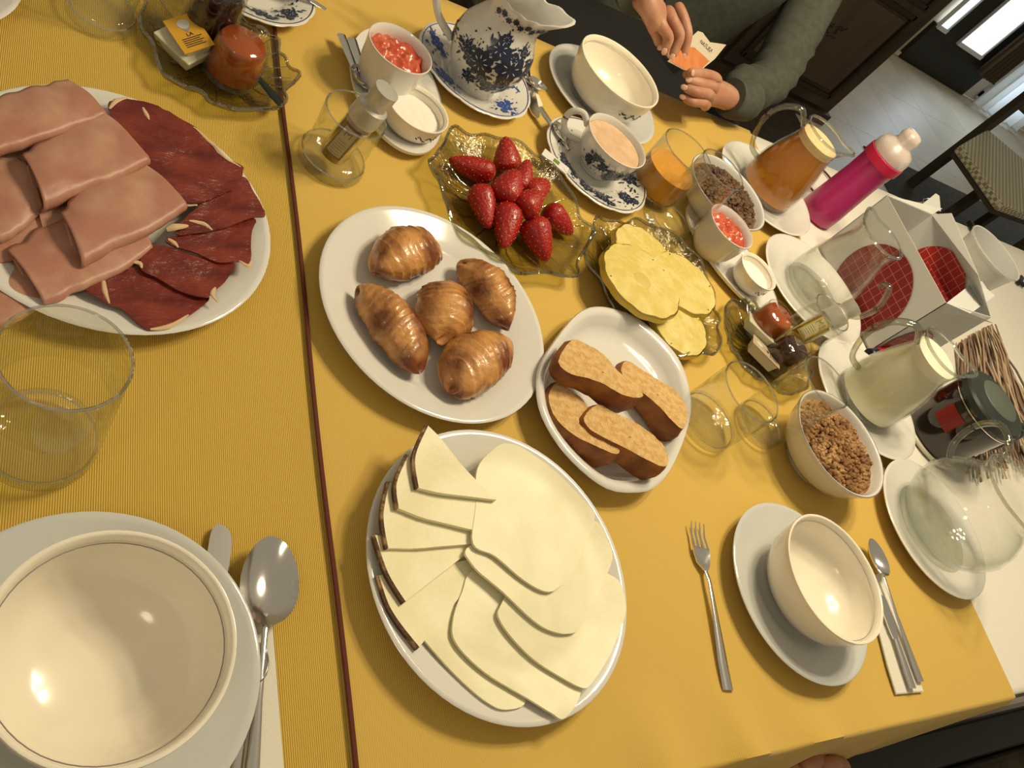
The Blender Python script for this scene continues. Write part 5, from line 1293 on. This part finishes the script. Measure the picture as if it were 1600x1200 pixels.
# cuffs
link('cuff', mesh('cuff', *tube([loc(A(360, -230, .150)), loc(A(330, -100, .150)), loc(A(345, -60, .150))], [.040, .042, .039], 20), SWEAT), pe)
link('cuff', mesh('cuff', *tube([loc(A(1640, 1250, .050)), loc(A(1500, 1240, .052)), loc(A(1440, 1215, .053))], [.040, .038, .035], 20), SWEAT), pe)

# sachet held between the hands
SO = [A(665, 765, .100), A(880, 880, .092), A(1095, 865, .092), A(1250, 740, .096), A(1395, 560, .102), A(1300, 545, .106), A(1190, 530, .108), A(1100, 410, .114), A(1040, 390, .116), A(960, 460, .112), A(850, 600, .106)]
c = sum(SO, Vector()) / len(SO)
sa = thing('paper_sachet', 'torn white and orange paper sachet held in the two hands', 'sachet', c.x, c.y, c.z)
PAP = mat('sachet_white', (.58, .50, .38), .55); ORA = mat('sachet_orange', (.56, .17, .05), .5, noise_col=(.62, .22, .07), nscale=60)
def poly_me(name, pts, m, th=.0008):
    q = [p - c for p in pts]; n = (q[1] - q[0]).cross(q[-1] - q[0]).normalized()
    if n.dot(Vector((0, 0, CH)) - c) < 0: n = -n
    vs = [p + n * th for p in q] + [p - n * th for p in q]; k = len(q)
    return mesh(name, vs, [tuple(range(k)), tuple(range(k, 2 * k))[::-1]] + [(i, (i + 1) % k, k + (i + 1) % k, k + i) for i in range(k)], m, False), n
pm, n = poly_me('paper', SO, PAP); link('paper', pm, sa)
pm, n2 = poly_me('orange_print', [A(680, 760, .1005), A(880, 872, .0925), A(1090, 855, .0925), A(1180, 770, .095), A(1060, 640, .101), A(930, 540, .108), A(850, 610, .1065)], ORA, .0014); link('orange_print', pm, sa)
tm = text_me('NATURA', .0088, mat('sachet_ink', (.02, .015, .012), .6))
a, b = A(1055, 500, .110), A(1215, 640, .104); X = (b - a).normalized(); nn = (Vector((0, 0, CH)) - c).normalized(); Zv = (nn - X * nn.dot(X)).normalized(); Yv = Zv.cross(X)
M = Matrix((X, Yv, Zv)).transposed().to_4x4(); M.translation = (a + b) / 2 - c + Zv * .0035
tm.transform(M); link('lettering', tm, sa)

# hand of another diner at the near edge, bottom
ph = thing('hand_at_table_edge', 'hand of a diner resting under the cloth at the bottom edge', 'person', .93, -.12, -.12)
hb = Vector((.93, -.12, -.12))
def h2(u, v, z): return at(u, v, z) - hb
me = skin_me([h2(1180, 1330, -.16), h2(1240, 1260, -.12), h2(1275, 1225, -.10), h2(1296, 1204, -.09)], [(0, 1), (1, 2), (2, 3)], [.030, .032, .030, .022], SKIN, 2); link('palm', me, ph)
fa = [h2(1180, 1330, -.16), Vector((-.02, -.22, -.10)), Vector((.02, -.42, -.12))]
link('forearm', skin_me(fa, [(0, 1), (1, 2)], [.028, .033, .040], SKIN, 2), ph)
link('sleeve', mesh('sleeve', *tube([fa[1] * .6 + fa[2] * .4, fa[2], fa[2] + Vector((.01, -.10, -.01))], [.044, .050, .058], 20), SWEAT), ph)
for k, (pts, r) in enumerate((([h2(1290, 1215, -.09), h2(1312, 1208, -.095), h2(1328, 1222, -.12), h2(1330, 1250, -.14)], [.012, .011, .010, .008]), ([h2(1280, 1200, -.085), h2(1300, 1192, -.088), h2(1318, 1196, -.11), h2(1322, 1215, -.13)], [.012, .011, .010, .008]), ([h2(1255, 1205, -.085), h2(1272, 1190, -.085), h2(1290, 1186, -.10), h2(1300, 1196, -.12)], [.012, .011, .010, .008]), ([h2(1300, 1240, -.10), h2(1318, 1238, -.11), h2(1330, 1250, -.13), h2(1330, 1268, -.15)], [.011, .010, .009, .007]), ([h2(1230, 1230, -.09), h2(1232, 1208, -.09), h2(1245, 1200, -.10)], [.013, .012, .010]))):
    link('finger' if k < 4 else 'thumb', skin_me(pts, [(i, i + 1) for i in range(len(pts) - 1)], r, SKIN, 2), ph)
